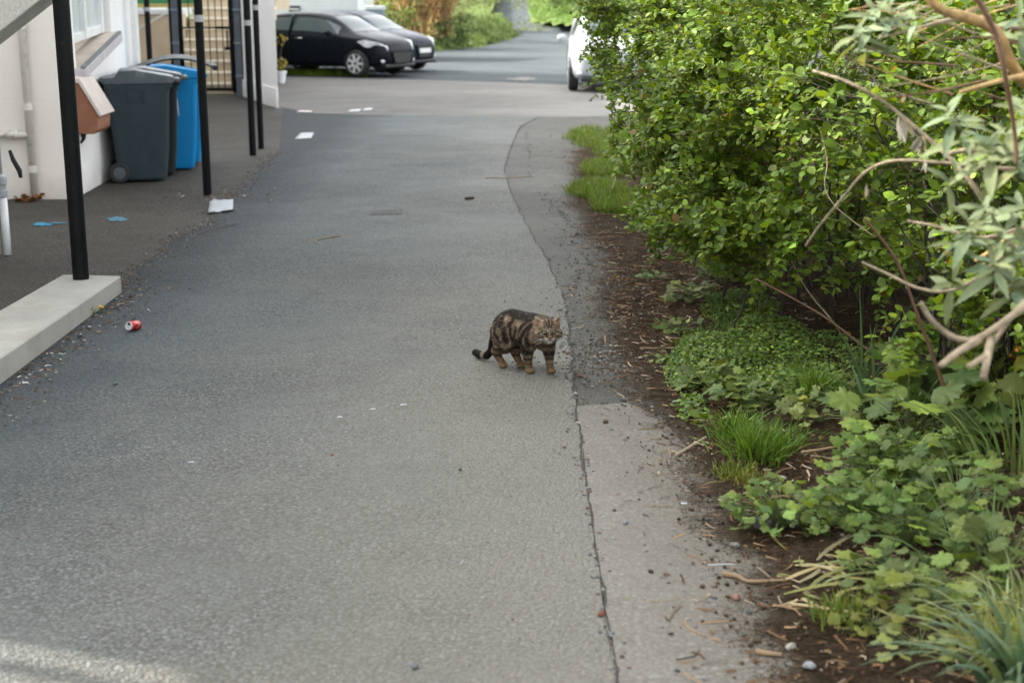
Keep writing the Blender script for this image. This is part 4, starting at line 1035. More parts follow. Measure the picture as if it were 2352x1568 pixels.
# ---- weeds, tufts and leafy plants on the verge
def blades(lv, c, n, L, rad, w=.004, green=(.10, .175, .022), lean=(0, 0), flop=.9, var=.25):
    """Grass blades as curved strips."""
    k = 5; base = np.array(c)[None] + np.c_[rng.normal(0, rad * .45, (n, 2)), np.zeros(n)]
    az = rng.uniform(0, 6.28, n); out = np.c_[np.cos(az), np.sin(az)] * rng.uniform(.1, 1, n)[:, None] + np.array(lean)[None]
    out += (base[:, :2] - np.array(c)[None, :2]) / max(rad, 1e-3) * .7
    ln = L * rng.uniform(.5, 1.1, n); col = shade(n, green, var, .12)
    V = np.zeros((n, k + 1, 2, 3)); 
    for i in range(k + 1):
        t = i / k; b = flop * rng.uniform(.95, 1.05)
        h = t * (1 - .42 * b * t * np.minimum(1.6, np.linalg.norm(out, axis=1)))
        p = base + np.c_[out * (t ** 1.5 * .75)[..., None] if False else out * (t ** 1.5) * .75, h] * ln[:, None]
        sd_ = np.c_[-np.sin(az + .4), np.cos(az + .4), np.zeros(n)] * (w * (1 - t ** 2.2) + .0004)
        V[:, i, 0] = p - sd_; V[:, i, 1] = p + sd_
    idx = (np.arange(n) * 2 * (k + 1))[:, None]
    F = []
    for i in range(k):
        q = np.array([2 * i, 2 * i + 1, 2 * i + 3, 2 * i + 2])
        F += [idx + q[[0, 1, 2]], idx + q[[0, 2, 3]]]
    lv.V.append(V.reshape(-1, 3)); lv.C.append(np.repeat(col, 2 * (k + 1), 0)); lv.F.append(np.concatenate(F) + lv.n); lv.n += n * 2 * (k + 1)
def on(px, py):
    z = 0.0
    for _ in range(6):
        p = G(px, py, z); z = max(0, soil_z(p.x, p.y)) if p.x > soil_edge(p.y) else 0.0
    return Vector((p.x, p.y, z))
def tuft(px, py, n, L, rad, label, **k):
    p = on(px, py); e = empty('grass_tuft', p, label, 'grass tuft', 'grass tufts on the verge'); lv = Leaves()
    blades(lv, p, n, L, rad, **k); lv.build('blades', M['leaf_soft'], e); return e
tuft(1755, 1045, 400, .165, .15, 'largest bright green grass tuft beside the bare soil', w=.0035)
tuft(1700, 1010, 160, .16, .10, 'grass tuft between the lobed leaf weeds and the largest tuft', w=.0035)
tuft(1880, 905, 260, .15, .11, 'green grass tuft among the weeds below the shrub stems', w=.003)
tuft(1690, 1092, 170, .055, .09, 'low grass tuft just below the largest one', w=.0025, green=(0.128, 0.168, 0.025))
tuft(1730, 1108, 120, .05, .07, 'pale seeding grass tuft near the white chip of stone', w=.0022, green=(0.192, 0.190, 0.043))
tuft(1945, 1420, 260, .075, .11, 'short fresh grass tuft above the muddy foreground soil', w=.0025, green=(0.128, 0.174, 0.030))
tuft(1740, 800, 120, .10, .07, 'grass tuft in the soft weeds beside the dark stems', w=.0025)
tuft(1600, 590, 60, .09, .05, 'thin grass sprigs on the litter under the leaning shrub', w=.0025)
def grass_patch(name, label, polys, n, L, green):
    lv = Leaves()
    for (cx, cy, rx, ry) in polys:
        for _ in range(n):
            a, r = random.uniform(0, 6.28), random.random() ** .5
            p = on(cx + rx * r * math.cos(a), cy + ry * r * math.sin(a))
            blades(lv, p, 9, L, .06, w=.004, green=green)
    tag(lv.build(name, M['leaf_soft']), label, kind='stuff')
grass_patch('grass', 'short green grass under the overhanging shrubs', [(1378, 318, 84, 24), (1450, 340, 90, 30), (1395, 390, 55, 18), (1372, 440, 62, 20), (1430, 470, 66, 26)], 260, .11, (.115, .17, .026))
grass_patch('weed_grass', 'thin grass among the weeds', [(1640, 800, 90, 50), (1700, 720, 70, 40), (1800, 850, 120, 60)], 45, .08, (.075, .13, .025))

def rosette(lv, p, n, L, tpl, green, h=.10, spread=.12, var=.25):
    a = rng.uniform(0, 6.28, n); r = spread * np.sqrt(rng.random(n))
    pos = np.array(p)[None] + np.c_[np.cos(a) * r, np.sin(a) * r, h * rng.uniform(.35, 1.0, n) * (1.05 - .5 * (r / spread) ** 2)]
    d = np.c_[np.cos(a), np.sin(a), rng.normal(-.05, .25, n)] + rng.normal(0, .3, (n, 3))
    nm = np.c_[rng.normal(-.1, .35, n), rng.normal(-.25, .35, n), np.ones(n)]
    lv.put(tpl, pos, d, nm, L * rng.uniform(.55, 1.15, n), shade(n, np.array(green) * .74, var + .10, .1))
    return pos
def leafy(px, py, n, L, tpl, label, name='leafy_plant', cat='plant', green=(0.109, 0.168, 0.027), h=.14, spread=.16, clumps=1, grp='leafy weeds on the verge'):
    p = on(px, py); e = empty(name, p, label, cat, grp); lv = Leaves(); st_ = []
    for c in range(clumps):
        q = np.array(p) + (np.r_[rng.normal(0, spread * .8, 2), 0] if c else 0)
        q[2] = soil_z(q[0], q[1])
        pos = rosette(lv, q, n, L, tpl, green, h, spread)
        for t in pos: st_.append((bez(q + rng.normal(0, .01, 3) * [1, 1, 0], (q + t) / 2 + [0, 0, h * .3], t, 5), .0016, .001))
    tubes_np(st_, e, 'stalks', M['leaf_stalk'], 3); lv.build('leaves', M['leaf_soft'], e)
M['leaf_stalk'] = plain('green_stalk', (.12, .17, .05), .6, 20, .2)
leafy(1640, 905, 46, .075, LOBE, 'pale lobed weed at the verge edge, above the largest grass tuft', h=.15, spread=.15, green=(0.154, 0.207, 0.047))
leafy(1710, 940, 40, .075, LOBE, 'lobed weed tucked behind the largest grass tuft', h=.15, spread=.14, green=(0.141, 0.196, 0.043))
leafy(1590, 690, 40, .07, LOBE3, 'pale leaved weed spilling onto the litter below the shrub', h=.10, spread=.14, green=(0.192, 0.235, 0.076))
leafy(1660, 650, 44, .065, LOBE3, 'weed in the shade under the leaning shrub', h=.12, spread=.16, green=(0.128, 0.179, 0.051))
leafy(1640, 990, 16, .06, OVAL, 'oval leaved weed beside the pale stick', h=.08, spread=.09, green=(0.128, 0.190, 0.034))
leafy(2090, 1010, 30, .15, LOBE, 'large lobed plant at the right under the woody branches', h=.30, spread=.24, green=(0.134, 0.202, 0.043))
leafy(2190, 930, 30, .14, LOBE, 'broad leaved plant below the forked dead branch', h=.30, spread=.24, green=(0.128, 0.196, 0.038))
leafy(2310, 960, 26, .12, LOBE3, 'yellowish leaved plant at the right edge', h=.32, spread=.2, green=(0.192, 0.224, 0.043))
leafy(2010, 1130, 90, .055, LOBE, 'lobed groundcover plant hanging over the soil beside the dark stone', h=.22, spread=.20, clumps=2, green=(0.128, 0.196, 0.034))
leafy(1960, 1220, 100, .048, LOBE3, 'dense low lobed plant over the bare soil', h=.16, spread=.19, clumps=2, green=(0.147, 0.213, 0.043))
leafy(2090, 1250, 90, .052, LOBE, 'dense lobed plant beside the long grassy leaves', h=.20, spread=.22, clumps=2, green=(0.115, 0.185, 0.030))
leafy(2200, 1190, 60, .062, LOBE, 'lobed plant among the strap leaves at the right', h=.26, spread=.2, green=(0.128, 0.190, 0.038))
leafy(2130, 1400, 50, .058, LOBE, 'lobed plant above the pale strap leaved clump', h=.13, spread=.15, green=(0.154, 0.202, 0.043))
leafy(2290, 1330, 46, .065, LOBE, 'lobed plant at the right edge over the pale strap leaves', h=.22, spread=.18, green=(0.141, 0.196, 0.038))
leafy(2000, 1440, 22, .04, LOBE3, 'small yellow green weed on the muddy soil', h=.05, spread=.11, green=(0.205, 0.213, 0.043))
leafy(2110, 1500, 22, .045, LOBE3, 'small pale weed at the foot of the pale strap leaved clump', h=.06, spread=.12, green=(0.179, 0.213, 0.060))
leafy(1960, 930, 40, .06, LOBE3, 'sparse low weed under the shrub beside the strap leaves', h=.08, spread=.24, green=(0.166, 0.202, 0.043))
leafy(1505, 640, 16, .045, LOBE3, 'small weed alone on the litter nearest the road', h=.05, spread=.10, green=(.13, .18, .05))
leafy(1545, 575, 18, .045, LOBE3, 'small pale weed under the lowest leaves of the leaning shrub', h=.05, spread=.12, green=(.13, .18, .05))
leafy(1540, 830, 26, .04, OVAL, 'tiny leaved weed at the edge of the soil above the concrete strip', h=.05, spread=.12, green=(.13, .19, .04))
leafy(1560, 760, 34, .05, LOBE3, 'low weed at the litter edge left of the soft weeds', h=.07, spread=.13, green=(.14, .19, .05))
leafy(1800, 930, 40, .055, LOBE3, 'low lobed weed between the two grass tufts', h=.09, spread=.16, green=(.13, .18, .05))
leafy(1890, 1180, 34, .055, LOBE, 'low lobed weed left of the dense lobed plants', h=.10, spread=.13, green=(.13, .19, .05))
leafy(2060, 1340, 40, .055, LOBE3, 'lobed weed below the dense lobed plants', h=.10, spread=.16, green=(.14, .20, .05))
leafy(1880, 965, 26, .06, LOBE, 'pale lobed weed right of the largest grass tuft', h=.08, spread=.16, green=(0.192, 0.224, 0.060))
def strap(px, py, n, L, w, label, green, lean=(0, 0), rad=.08, flop=1.0):
    p = on(px, py); e = empty('strap_leaved_plant', p, label, 'plant', 'strap leaved plants'); lv = Leaves()
    blades(lv, p, n, L, rad, w=w, green=green, lean=lean, flop=flop, var=.15); lv.build('leaves', M['leaf_soft'], e)
strap(2300, 1500, 150, .21, .0055, 'pale grey green strap leaved clump drooping at the lower right corner', (.26, .30, .145), (-.55, -.35), .12)
strap(2352, 1420, 80, .22, .0055, 'pale strap leaved clump at the right frame edge', (.25, .29, .14), (-.5, -.3), .12)
strap(2335, 1580, 60, .3, .012, 'broad blue green strap leaves in the lower right corner', (.12, .18, .10), (-.5, -.3), .08)
strap(2000, 960, 12, .42, .008, 'sparse blue green strap leaved plant under the shrub', (.065, .12, .045), (-.35, 0), .05, .75)
strap(1985, 905, 8, .5, .008, 'upright strap leaves beside the bent brown cane', (.05, .10, .03), (-.3, -.1), .04, .4)
strap(2310, 1080, 40, .42, .006, 'long grassy leaves arching at the right edge', (.10, .155, .05), (-.4, -.1), .16)
strap(2250, 1300, 40, .26, .005, 'grassy leaves between the lobed plants', (.11, .165, .06), (-.45, -.1), .14)
strap(2335, 800, 40, .42, .007, 'tall grassy leaves behind the forked dead branch', (.09, .15, .055), (-.4, 0), .15)
strap(2200, 1230, 30, .24, .004, 'fine grassy leaves left of the lobed plants', (.12, .17, .06), (-.5, -.2), .12)
# soft small-leaved weeds: ground cover
gc = Leaves()
for (cx, cy, rx, ry, n, h) in ((1640, 830, 95, 60, 2300, .11), (1760, 800, 110, 70, 2000, .12), (1800, 890, 110, 45, 1300, .08), (1580, 860, 55, 40, 700, .07), (1700, 710, 90, 40, 900, .08), (1600, 790, 40, 18, 200, .05), (1590, 940, 40, 30, 260, .05), (1900, 830, 90, 70, 700, .07), (2120, 960, 150, 60, 700, .10), (2080, 1060, 130, 50, 500, .1)):
    for _ in range(n):
        a, r = random.uniform(0, 6.28), random.random() ** .5
        p = on(cx + rx * r * math.cos(a), cy + ry * r * math.sin(a)); hh = h * (1 - r * r * .8) * random.uniform(.2, 1)
        gc.put(SMALL, np.array([[p.x, p.y, p.z + hh]]), rng.normal(0, 1, (1, 3)) * [1, 1, .35], np.array([[rng.normal(0, .4), rng.normal(-.2, .4), 1]]), np.array([random.uniform(.016, .034)]), shade(1, (.105, .165, .030), .40, .14))
tag(gc.build('ground_cover', M['leaf_soft']), 'soft small leaved weeds covering the soil below the shrub stems', kind='stuff')
# dead strap leaves on the soil
dead = empty('dead_strap_leaves', on(1900, 1330), 'flattened yellowing strap leaves trailing from the plants over the soil', 'dead leaves')
for i in range(26):
    xa, ya = random.uniform(1790, 1960), random.uniform(1268, 1400)
    xb, yb = xa + random.uniform(-60, 190), ya + random.uniform(-60, 60)
    A_, B_ = on(xa, ya), on(xb, yb); mid = (A_ + B_) / 2 + Vector((random.uniform(-.05, .05), random.uniform(-.05, .05), .006))
    P = bez(np.array(A_) + [0, 0, .006], np.array(mid) + [0, 0, .012], np.array(B_) + [0, 0, .01], 8); V = []; F = []
    for j, q in enumerate(P):
        t = P[min(j + 1, 7)] - P[max(j - 1, 0)]; sd_ = np.array([-t[1], t[0], 0]); sd_ /= np.linalg.norm(sd_) + 1e-9
        w = .006 * math.sin(math.pi * (.08 + .9 * j / 7)) + .001
        V += [q - sd_ * w, q + sd_ * w + [0, 0, .003]]
    V = np.array(V) - np.array(dead.location)
    F = [np.array([[2 * j, 2 * j + 1, 2 * j + 3], [2 * j, 2 * j + 3, 2 * j + 2]]) for j in range(7)]
    np_mesh('dead_leaf', V, [np.concatenate(F)], M['leaf_soft'], dead, np.repeat(shade(1, random.choice([(.30, .27, .10), (.20, .22, .07), (.34, .29, .16)]), .15, .05), 16, 0), True)

# ---- far shrubs beyond the cars
def far_shrub(label, px, py, Y, w, h, n, green, L=.09, trunk=None, stems=0, smat='bark_gold', droop=0):
    p = AT(px, py, Y); z0 = bankz(p.x, p.y) if p.x < .6 else bankr(p.x, p.y)
    p.z = z0; e = empty('far_shrub', p, label, 'shrub', 'shrubs on the far grass bank'); lv = Leaves()
    k = 14; cs = np.array(p)[None] + rng.normal(0, 1, (k, 3)) * [w * .38, w * .3, h * .22] + [0, 0, h * .55]
    i = rng.integers(0, k, n); pos = cs[i] + rng.normal(0, 1, (n, 3)) * [w * .16, w * .16, h * .13]; pos[:, 2] = np.maximum(pos[:, 2], z0 + .05)
    cf = np.exp(rng.normal(0, .3, k))[i][:, None]
    lv.put(SMALL, pos, rng.normal(0, 1, (n, 3)), rng.normal(0, .6, (n, 3)) + [0, -.2, 1], L * rng.uniform(.6, 1.3, n), np.clip(shade(n, np.array(green) * .62, .3, .15) * cf, .003, .8))
    lv.build('leaves', M['leaf_soft'], e)
    if stems:
        pa = []
        for _ in range(stems):
            b = np.array(p) + rng.normal(0, .12 * w, 3) * [1, 1, 0]; t = np.array(p) + rng.normal(0, 1, 3) * [w * .42, w * .2, .1 * h] + [0, 0, h * 1.05]
            pa.append((bez(b, (b * .7 + t * .3) + [0, 0, h * .4], t, 7), .032, .012))
        tubes_np(pa, e, 'stems', M[smat], 5)
far_shrub('rusty orange shrub with many upright stems behind the navy car', 950, 78, 52, 2.2, 2.2, 1500, (.15, .085, .03), .09, stems=80)
far_shrub('tan twiggy shrub beside the rusty orange one', 1010, 80, 53.5, 1.8, 2.2, 900, (.20, .14, .055), .09, stems=60)
far_shrub('fresh green shrub right of the storage box', 897, 62, 50, 1.0, 1.5, 1300, (.13, .19, .04), .09)
far_shrub('low dark evergreen bush in the middle of the far bank', 1030, 78, 51.5, 1.1, .9, 1400, (.045, .085, .018), .08)
far_shrub('pale green bush by the far path', 1090, 70, 58, 2.2, 2.0, 2400, (.19, .24, .09), .10)
far_shrub('olive green bush at the left edge of the far path', 1108, 52, 67, 1.5, 1.6, 1600, (.12, .16, .05), .10)
far_shrub('brown hedge top behind the outbuilding corner', 900, 40, 62, 3.5, 3.4, 3000, (.16, .085, .03), .12, stems=20, smat='bark_dark')
far_shrub('bright green bush right of the far path', 1275, 30, 74, 1.5, 1.3, 1400, (.10, .17, .03), .10)
far_shrub('dark green bush farther right of the far path', 1320, 20, 74, 2.4, 2.0, 2200, (.06, .11, .025), .11)
far_shrub('grey green bush at the top end of the far path', 1235, 4, 92, 2.4, 2.2, 1600, (.10, .14, .06), .12)
far_shrub('green bush beyond the bend of the far path', 1185, -30, 118, 6, 4, 2600, (.08, .13, .035), .16)
fg = Leaves()
for _ in range(2600):
    x, y = random.uniform(-7, .4), random.uniform(47, 64)
    if y < np.interp(x, [-9, -2.9, -1.2, 0.2], [46.5, 49.3, 53.5, 62.5]): continue
    blades(fg, (x, y, bankz(x, y)), 5, .22, .12, w=.012, green=random.choice([(.075, .12, .028), (.10, .14, .05), (.055, .095, .02)]))
for _ in range(1800):
    x, y = random.uniform(.9, 6), random.uniform(63, 92)
    if x < np.interp(y, [60, 66, 75, 120], [3.7, 2.3, 1.1, .95]): continue
    blades(fg, (x, y, bankr(x, y)), 5, .2, .12, w=.012, green=(.09, .17, .03))
tag(fg.build('bank_grass', M['leaf_soft']), 'rough grass on the far bank', kind='stuff')
cg = Leaves()
for _ in range(500):
    t = random.random(); x = -6.0 + 2.5 * t + random.uniform(-.1, .1); y = 34.85 - 1.2 * t + random.uniform(.05, .9)
    blades(cg, (x, y, -.006), 7, .17, .08, w=.010, green=(.20, .30, .03))
tag(cg.build('car_park_grass', M['leaf_soft']), 'bright green grass growing under the parked cars', kind='stuff')
sp2 = Leaves()
for (px, py) in ((643, 148), (649, 143), (645, 98), (652, 92), (640, 155), (646, 160)):
    q = np.array(AT(px, py, 31.0))[None] + rng.normal(0, .05, (9, 3)); sp2.put(OVAL, q, rng.normal(0, 1, (9, 3)), rng.normal(0, .5, (9, 3)) + [0, -.3, 1], np.full(9, .09), shade(9, (.30, .24, .05), .2, .2))
sp2.build('leaves', M['leaf_soft'], pt)
a_ = np.array(pp) + [0, 0, .2]
tubes_np([(bez(a_, a_ + [-.02, 0, .4], np.array(AT(650, 92, 31.0)), 8), .012, .006)], pt, 'stem', M['bark_red'], 5)
# ------------------------------------------------------------------ litter, stones, paper, can
def sc(col, a, b):
    k = random.uniform(a, b); return tuple(min(.9, c * k) for c in col)
lit = MB(); PAL = [(.15, .09, .045), (.10, .055, .026), (.24, .16, .09), (.07, .042, .025), (.04, .026, .018), (.30, .24, .17), (.15, .085, .045)]
def chip(mb, x, y, z, L, w, h, col):
    Mx = Matrix.Translation((x, y, z)) @ Matrix.Rotation(random.uniform(0, 6.28), 4, 'Z') @ Matrix.Rotation(random.gauss(0, .12), 4, 'Y')
    b = random.uniform(-.2, .2) * L
    vs = [Mx @ Vector(p) for p in ((-L / 2, -w / 2, 0), (0, b - w / 2, h * .5), (L / 2, -w / 3, 0), (L / 2, w / 3, h), (0, b + w / 2, h * 1.4), (-L / 2, w / 2, h))]
    mb.add(vs, [[0, 1, 4, 5], [1, 2, 3, 4]], 0, sc(col, .7, 1.25))
for _ in range(9000):
    y = random.uniform(2.8, 18) if random.random() < .35 else random.uniform(3.3, 11)
    e0 = soil_edge(y); x = e0 + random.gauss(.16, .24) + (random.random() ** 2) * .9
    if x < .34: continue
    z = max(.0, verge_z(x, y)) + (.016 if x > e0 else .005)
    L = random.choice([.012, .02, .03, .05, .09]) * random.uniform(.6, 1.4)
    chip(lit, x, y, z, L, random.uniform(.002, .006) if L > .03 else random.uniform(.004, .011), .003, random.choice(PAL))
tag(lit.build('litter', M['vc'], colour=True), 'brown twig and leaf litter strewn along the soil edge', kind='stuff')
lit = MB()
for _ in range(420):        # plinth foot and around the second post
    t = random.random()
    if t < .7: y = random.uniform(5.5, 8.9); x = -2.44 + abs(random.gauss(0, .10)) + .01
    else: p = G(500, 452); x, y = p.x + random.gauss(0, .25), p.y + random.gauss(.1, .35)
    chip(lit, x, y, .003, random.uniform(.008, .035), random.uniform(.003, .012), .004, random.choice(PAL + [(.5, .48, .44), (.3, .3, .3)]))
tag(lit.build('gutter_litter', M['vc'], colour=True), 'dead leaf scraps and grit along the foot of the plinth', kind='stuff')
def stone(mb, x, y, z, r, col, flat=.6):
    Mx = Matrix.Rotation(random.uniform(0, 6.28), 4, 'Z')
    mb.ball((x, y, z + r * flat * .6), (r * random.uniform(.8, 1.35), r * random.uniform(.7, 1), r * flat), 6, 4, Mx, 0, sc(col, .75, 1.2), .22)
SP = [(.14, .145, .145), (.10, .105, .105), (.19, .19, .18), (.26, .25, .23), (.14, .085, .055), (.06, .06, .058), (.17, .145, .115), (.09, .07, .05)]
gr = MB()
for _ in range(2100):
    y = random.uniform(2.8, 13) if random.random() < .8 else random.uniform(8, 20)
    k = random.random()
    if k < .36: x = float(np.interp(y, [0, 5.2, 6.2, 7.2, 8.1, 10.4, 14], [.286, .284, .29, .275, .275, .62, .2])) + random.gauss(.0, .022)
    elif k < .62: x = random.uniform(.26, 1.0)
    else: x = soil_edge(y) + random.gauss(-.05, .16)
    r = random.choice([.003, .004, .005, .006, .008]) * random.uniform(.7, 1.3)
    z = max(0, verge_z(x, y)) + (.01 if x > soil_edge(y) + .02 else .0)
    stone(gr, x, y, z, r, random.choice(SP))
for _ in range(900):
    k = random.randrange(1, len(near_L) - 1); p = near_L[k].lerp(near_L[k + 1], random.random()); stone(gr, p.x + random.gauss(0, .07), p.y + random.gauss(0, .1), 0, random.uniform(.003, .009), random.choice(SP))
for _ in range(260):
    p = on(random.gauss(1375, 45), random.gauss(815, 32)); stone(gr, p.x, p.y, 0, random.uniform(.004, .010), random.choice(SP))
for _ in range(700):
    x, y = random.uniform(-2.4, .3), random.uniform(3, 16); stone(gr, x, y, 0, random.uniform(.002, .005), random.choice(SP))
for _ in range(420):
    y = random.uniform(3.5, 8.9); x = -2.44 + abs(random.gauss(0, .16)) + .01; stone(gr, x, y, 0, random.uniform(.003, .009), random.choice(SP))
cr_ = MB()
for _ in range(1500):
    y = random.uniform(2.9, 17) if random.random() < .3 else random.uniform(3.2, 9); x = soil_edge(y) + random.gauss(-.02, .11)
    if x > .33: stone(cr_, x, y, max(0, verge_z(x, y)) + .004, random.choice([.002, .003, .004, .007]) * random.uniform(.7, 1.4), random.choice([(.06, .04, .024), (.09, .062, .038), (.045, .03, .02)]))
tag(cr_.build('soil_crumbs', M['vc_stone'], colour=True), 'brown crumbs of soil scattered over the edge of the hard ground', kind='stuff')
tag(gr.build('gravel', M['vc_stone'], colour=True), 'loose grit and small stones along the road seams', kind='stuff')

def stone_thing(px, py, r, col, label, flat=.65, name='stone', cat='stone'):
    p = on(px, py); m = MB(); random.seed(px * 7 + py)
    col = tuple(c * .55 for c in col); m.ball((0, 0, r * flat * .6), (r * 1.1, r * .75, r * flat * .9), 7, 5, Matrix.Rotation(random.uniform(0, 3), 4, 'Z') @ Matrix.Rotation(random.uniform(-.4, .4), 4, 'X'), 0, col, .2)
    o = m.build(name, M['vc_stone'], colour=True); o.location = p
    return tag(o, label, cat, 'loose stones')
stone_thing(1750, 1212, .034, (.21, .21, .20), 'large dark pointed stone on the bare soil', 1.0)
stone_thing(1690, 1377, .016, (.36, .20, .15), 'reddish stone near the broken branch piece', .8)
stone_thing(1382, 1413, .014, (.30, .12, .08), 'red brick fragment on the seam at the concrete strip', .75)
stone_thing(953, 1533, .013, (.20, .22, .23), 'blue grey pebble on the asphalt at the bottom of the picture', .7)
stone_thing(1436, 1203, .014, (.30, .32, .34), 'flat grey pebble alone on the concrete strip')
stone_thing(1391, 972, .012, (.12, .10, .07), 'dark brown lump near the top corner of the concrete strip', .9)
stone_thing(266, 883, .015, (.16, .19, .20), 'blue grey stone on the asphalt below the drinks can')
stone_thing(1688, 1256, .018, (.26, .25, .22), 'rounded grey stone below the dark pointed stone')
stone_thing(1798, 1099, .018, (.46, .43, .36), 'white chip of stone beside the low grass tuft', .4)
stone_thing(1330, 865, .014, (.26, .13, .10), 'pink brick chip just right of the seam behind the cat')
stone_thing(1322, 905, .011, (.52, .51, .48), 'small white pebble at the seam above the concrete strip')
stone_thing(1325, 538, .02, (.07, .05, .04), 'dark lump of wood on the muddy tarmac', .4)
stone_thing(1640, 1375, .01, (.16, .17, .18), 'small dark pebble left of the reddish stone')
stone_thing(1720, 1408, .013, (.12, .14, .13), 'dark green grey pebble below the reddish stone')
stone_thing(1815, 1490, .018, (.50, .47, .40), 'pale pebble at the bottom edge of the soil')
stone_thing(1860, 1533, .018, (.40, .42, .44), 'pale blue grey pebble at the bottom of the soil')
stone_thing(1057, 1080, .008, (.10, .10, .09), 'tiny dark pebble in the middle of the road')
stone_thing(762, 1045, .007, (.35, .14, .07), 'tiny red pebble on the left half of the road')

def stick(label, pts, r0, r1, mat='bark_pale', name='stick', grp='sticks on the ground'):
    P = [on(*p) + Vector((0, 0, max(r0, r1) * .9)) for p in pts]
    o = cane('', [tuple(p) for p in P], r0, r1, None).build(name, M[mat], smooth=True)
    return tag(o, label, 'stick', grp)
M['twig_dark'] = plain('dark_twig', (.06, .04, .03), .8, 30, .3)
M['stick_tan'] = plain('tan_stick', (.21, .145, .08), .8, 20, .2, .3, 80)
stick('thick pale stick at the soil edge beside the largest grass tuft', [(1553, 1050), (1585, 1031), (1622, 1008)], .009, .007)
stick('short dark stick lying on the soil above the dark pointed stone', [(1640, 1168), (1668, 1166), (1702, 1164)], .009, .008, 'twig_dark')
stick('broken tan branch piece on the mud in the foreground', [(1660, 1324), (1695, 1330), (1720, 1341), (1805, 1338)], .011, .004, 'stick_tan')
stick('thin curved bone coloured twig on the concrete strip', [(1572, 1424), (1578, 1440), (1595, 1453), (1622, 1464)], .004, .003, 'stick_tan')
stick('thin white straw lying near the dead strap leaves', [(1626, 1298), (1660, 1297), (1700, 1297)], .0025, .0025, 'paper')
stick('thin tan twig on the litter above the concrete strip', [(1470, 800), (1510, 801), (1552, 799)], .004, .003, 'stick_tan')
stick('tan stick at the foot of the grass tuft on the right', [(1840, 1043), (1880, 1037), (1920, 1030)], .008, .005, 'stick_tan')
stick('short dark twig alone on the far road', [(1069, 459), (1078, 458), (1088, 457)], .014, .012, 'twig_dark')
stick('long thin pale twig across the road seam', [(1115, 410), (1140, 409), (1165, 410), (1222, 406)], .005, .004, 'stick_tan')
stick('bent pale twig lying on the left half of the road', [(727, 560), (725, 553), (735, 551), (782, 542)], .005, .004, 'stick_tan')
stick('tan stick in the bottom mud', [(1735, 1502), (1760, 1506), (1795, 1510)], .010, .007, 'stick_tan')
stick('brown stick on the litter under the leaning shrub', [(1540, 694), (1580, 680), (1610, 668)], .006, .004, 'stick_tan')
stick('thin dark twig on the muddy tarmac below the overhanging leaves', [(1345, 498), (1400, 494), (1440, 497)], .006, .004, 'bark_red')

# paper and painted marks
def flat(name, pts, label, cat, mat, z=.006, cr=.006, grp=None):
    P = [on(*p) for p in pts]; c = sum(P, Vector()) / len(P); N = 5
    a, b, d, e_ = P
    V = []; F = []
    for i in range(N + 1):
        for j in range(N + 1):
            q = a.lerp(b, i / N).lerp(e_.lerp(d, i / N), j / N); V.append((q.x - c.x, q.y - c.y, z + cr * abs(mnoise.noise((i * .9, j * 1.3, c.x))) * 2))
    for i in range(N):
        for j in range(N): F.append([i * (N + 1) + j, (i + 1) * (N + 1) + j, (i + 1) * (N + 1) + j + 1, i * (N + 1) + j + 1])
    me = bpy.data.meshes.new(name); me.from_pydata(V, [], F); o = link(name, me, mat, smooth=True); o.location = (c.x, c.y, 0)
    so = o.modifiers.new('s', 'SOLIDIFY'); so.thickness = .002
    return tag(o, label, cat, grp)
flat('paper', [(479, 493), (535, 487), (536, 462), (482, 467)], 'crumpled white folded paper at the foot of the black post', 'paper', M['paper'], cr=.02)
flat('paper', [(677, 321), (715, 319), (721, 306), (690, 307)], 'flat white sheet of paper on the road beyond the posts', 'paper', M['paper'])
flat('painted_dash', [(797, 258), (826, 256), (830, 250), (806, 252)], 'white painted dash on the pale car park, left one', 'road marking', M['white_band'], .002, 0)
flat('painted_dash', [(832, 255), (853, 253), (856, 248), (838, 249)], 'white painted dash on the pale car park, right one', 'road marking', M['white_band'], .002, 0)
flat('painted_dash', [(680, 257), (715, 258), (717, 255), (690, 254)], 'pinkish painted dash at the corner of the pale car park', 'road marking', M['lid_pale'], .002, 0)
def blot(px, py, rx, ry, label, mat, seed):
    random.seed(seed); k = 26; P = []
    for i in range(k):
        a = 6.283 * i / k; q = 1 + random.uniform(-.35, .25); P.append(G(px + rx * q * math.cos(a), py + ry * q * math.sin(a)))
    c = sum(P, Vector()) / k
    o = sheet('paint_mark', [(p.x, p.y) for p in P], .0015, mat); del o['kind']
    return tag(o, label, 'paint mark', 'blue spray marks')
blot(100, 515, 24, 4, 'vivid blue spray paint mark left of the thick black post', M['blue_spray'], 3)
blot(130, 512, 26, 2, 'thin tail of blue spray beside the thick black post', M['blue_faded'], 8)
blot(268, 503, 24, 5, 'faded blue spray patch right of the thick black post', M['blue_faded'], 5)
blot(1200, 182, 38, 4, 'pale round cover set in the far lane', M['car_park'], 9)['category'] = 'cover'
def scrap(px, py, label):
    random.seed(px); m = MB(); c = on(px, py)
    for k in range(3):
        a0 = random.uniform(-.012, .012); P = [(a0 + random.uniform(-.014, -.004), random.uniform(-.008, -.002), .002), (a0 + random.uniform(.004, .016), random.uniform(-.009, 0), .004), (a0 + random.uniform(.002, .012), random.uniform(.002, .010), .007), (a0 + random.uniform(-.012, -.002), random.uniform(.001, .008), .003)]
        m.add(P, [[0, 1, 2, 3]])
    o = m.build('paper_scrap', M['paper']); o.location = c; o.scale = (.75, .75, .75); s_ = o.modifiers.new('s', 'SOLIDIFY'); s_.thickness = .0012
    tag(o, label, 'paper scrap', 'white scraps on the road')
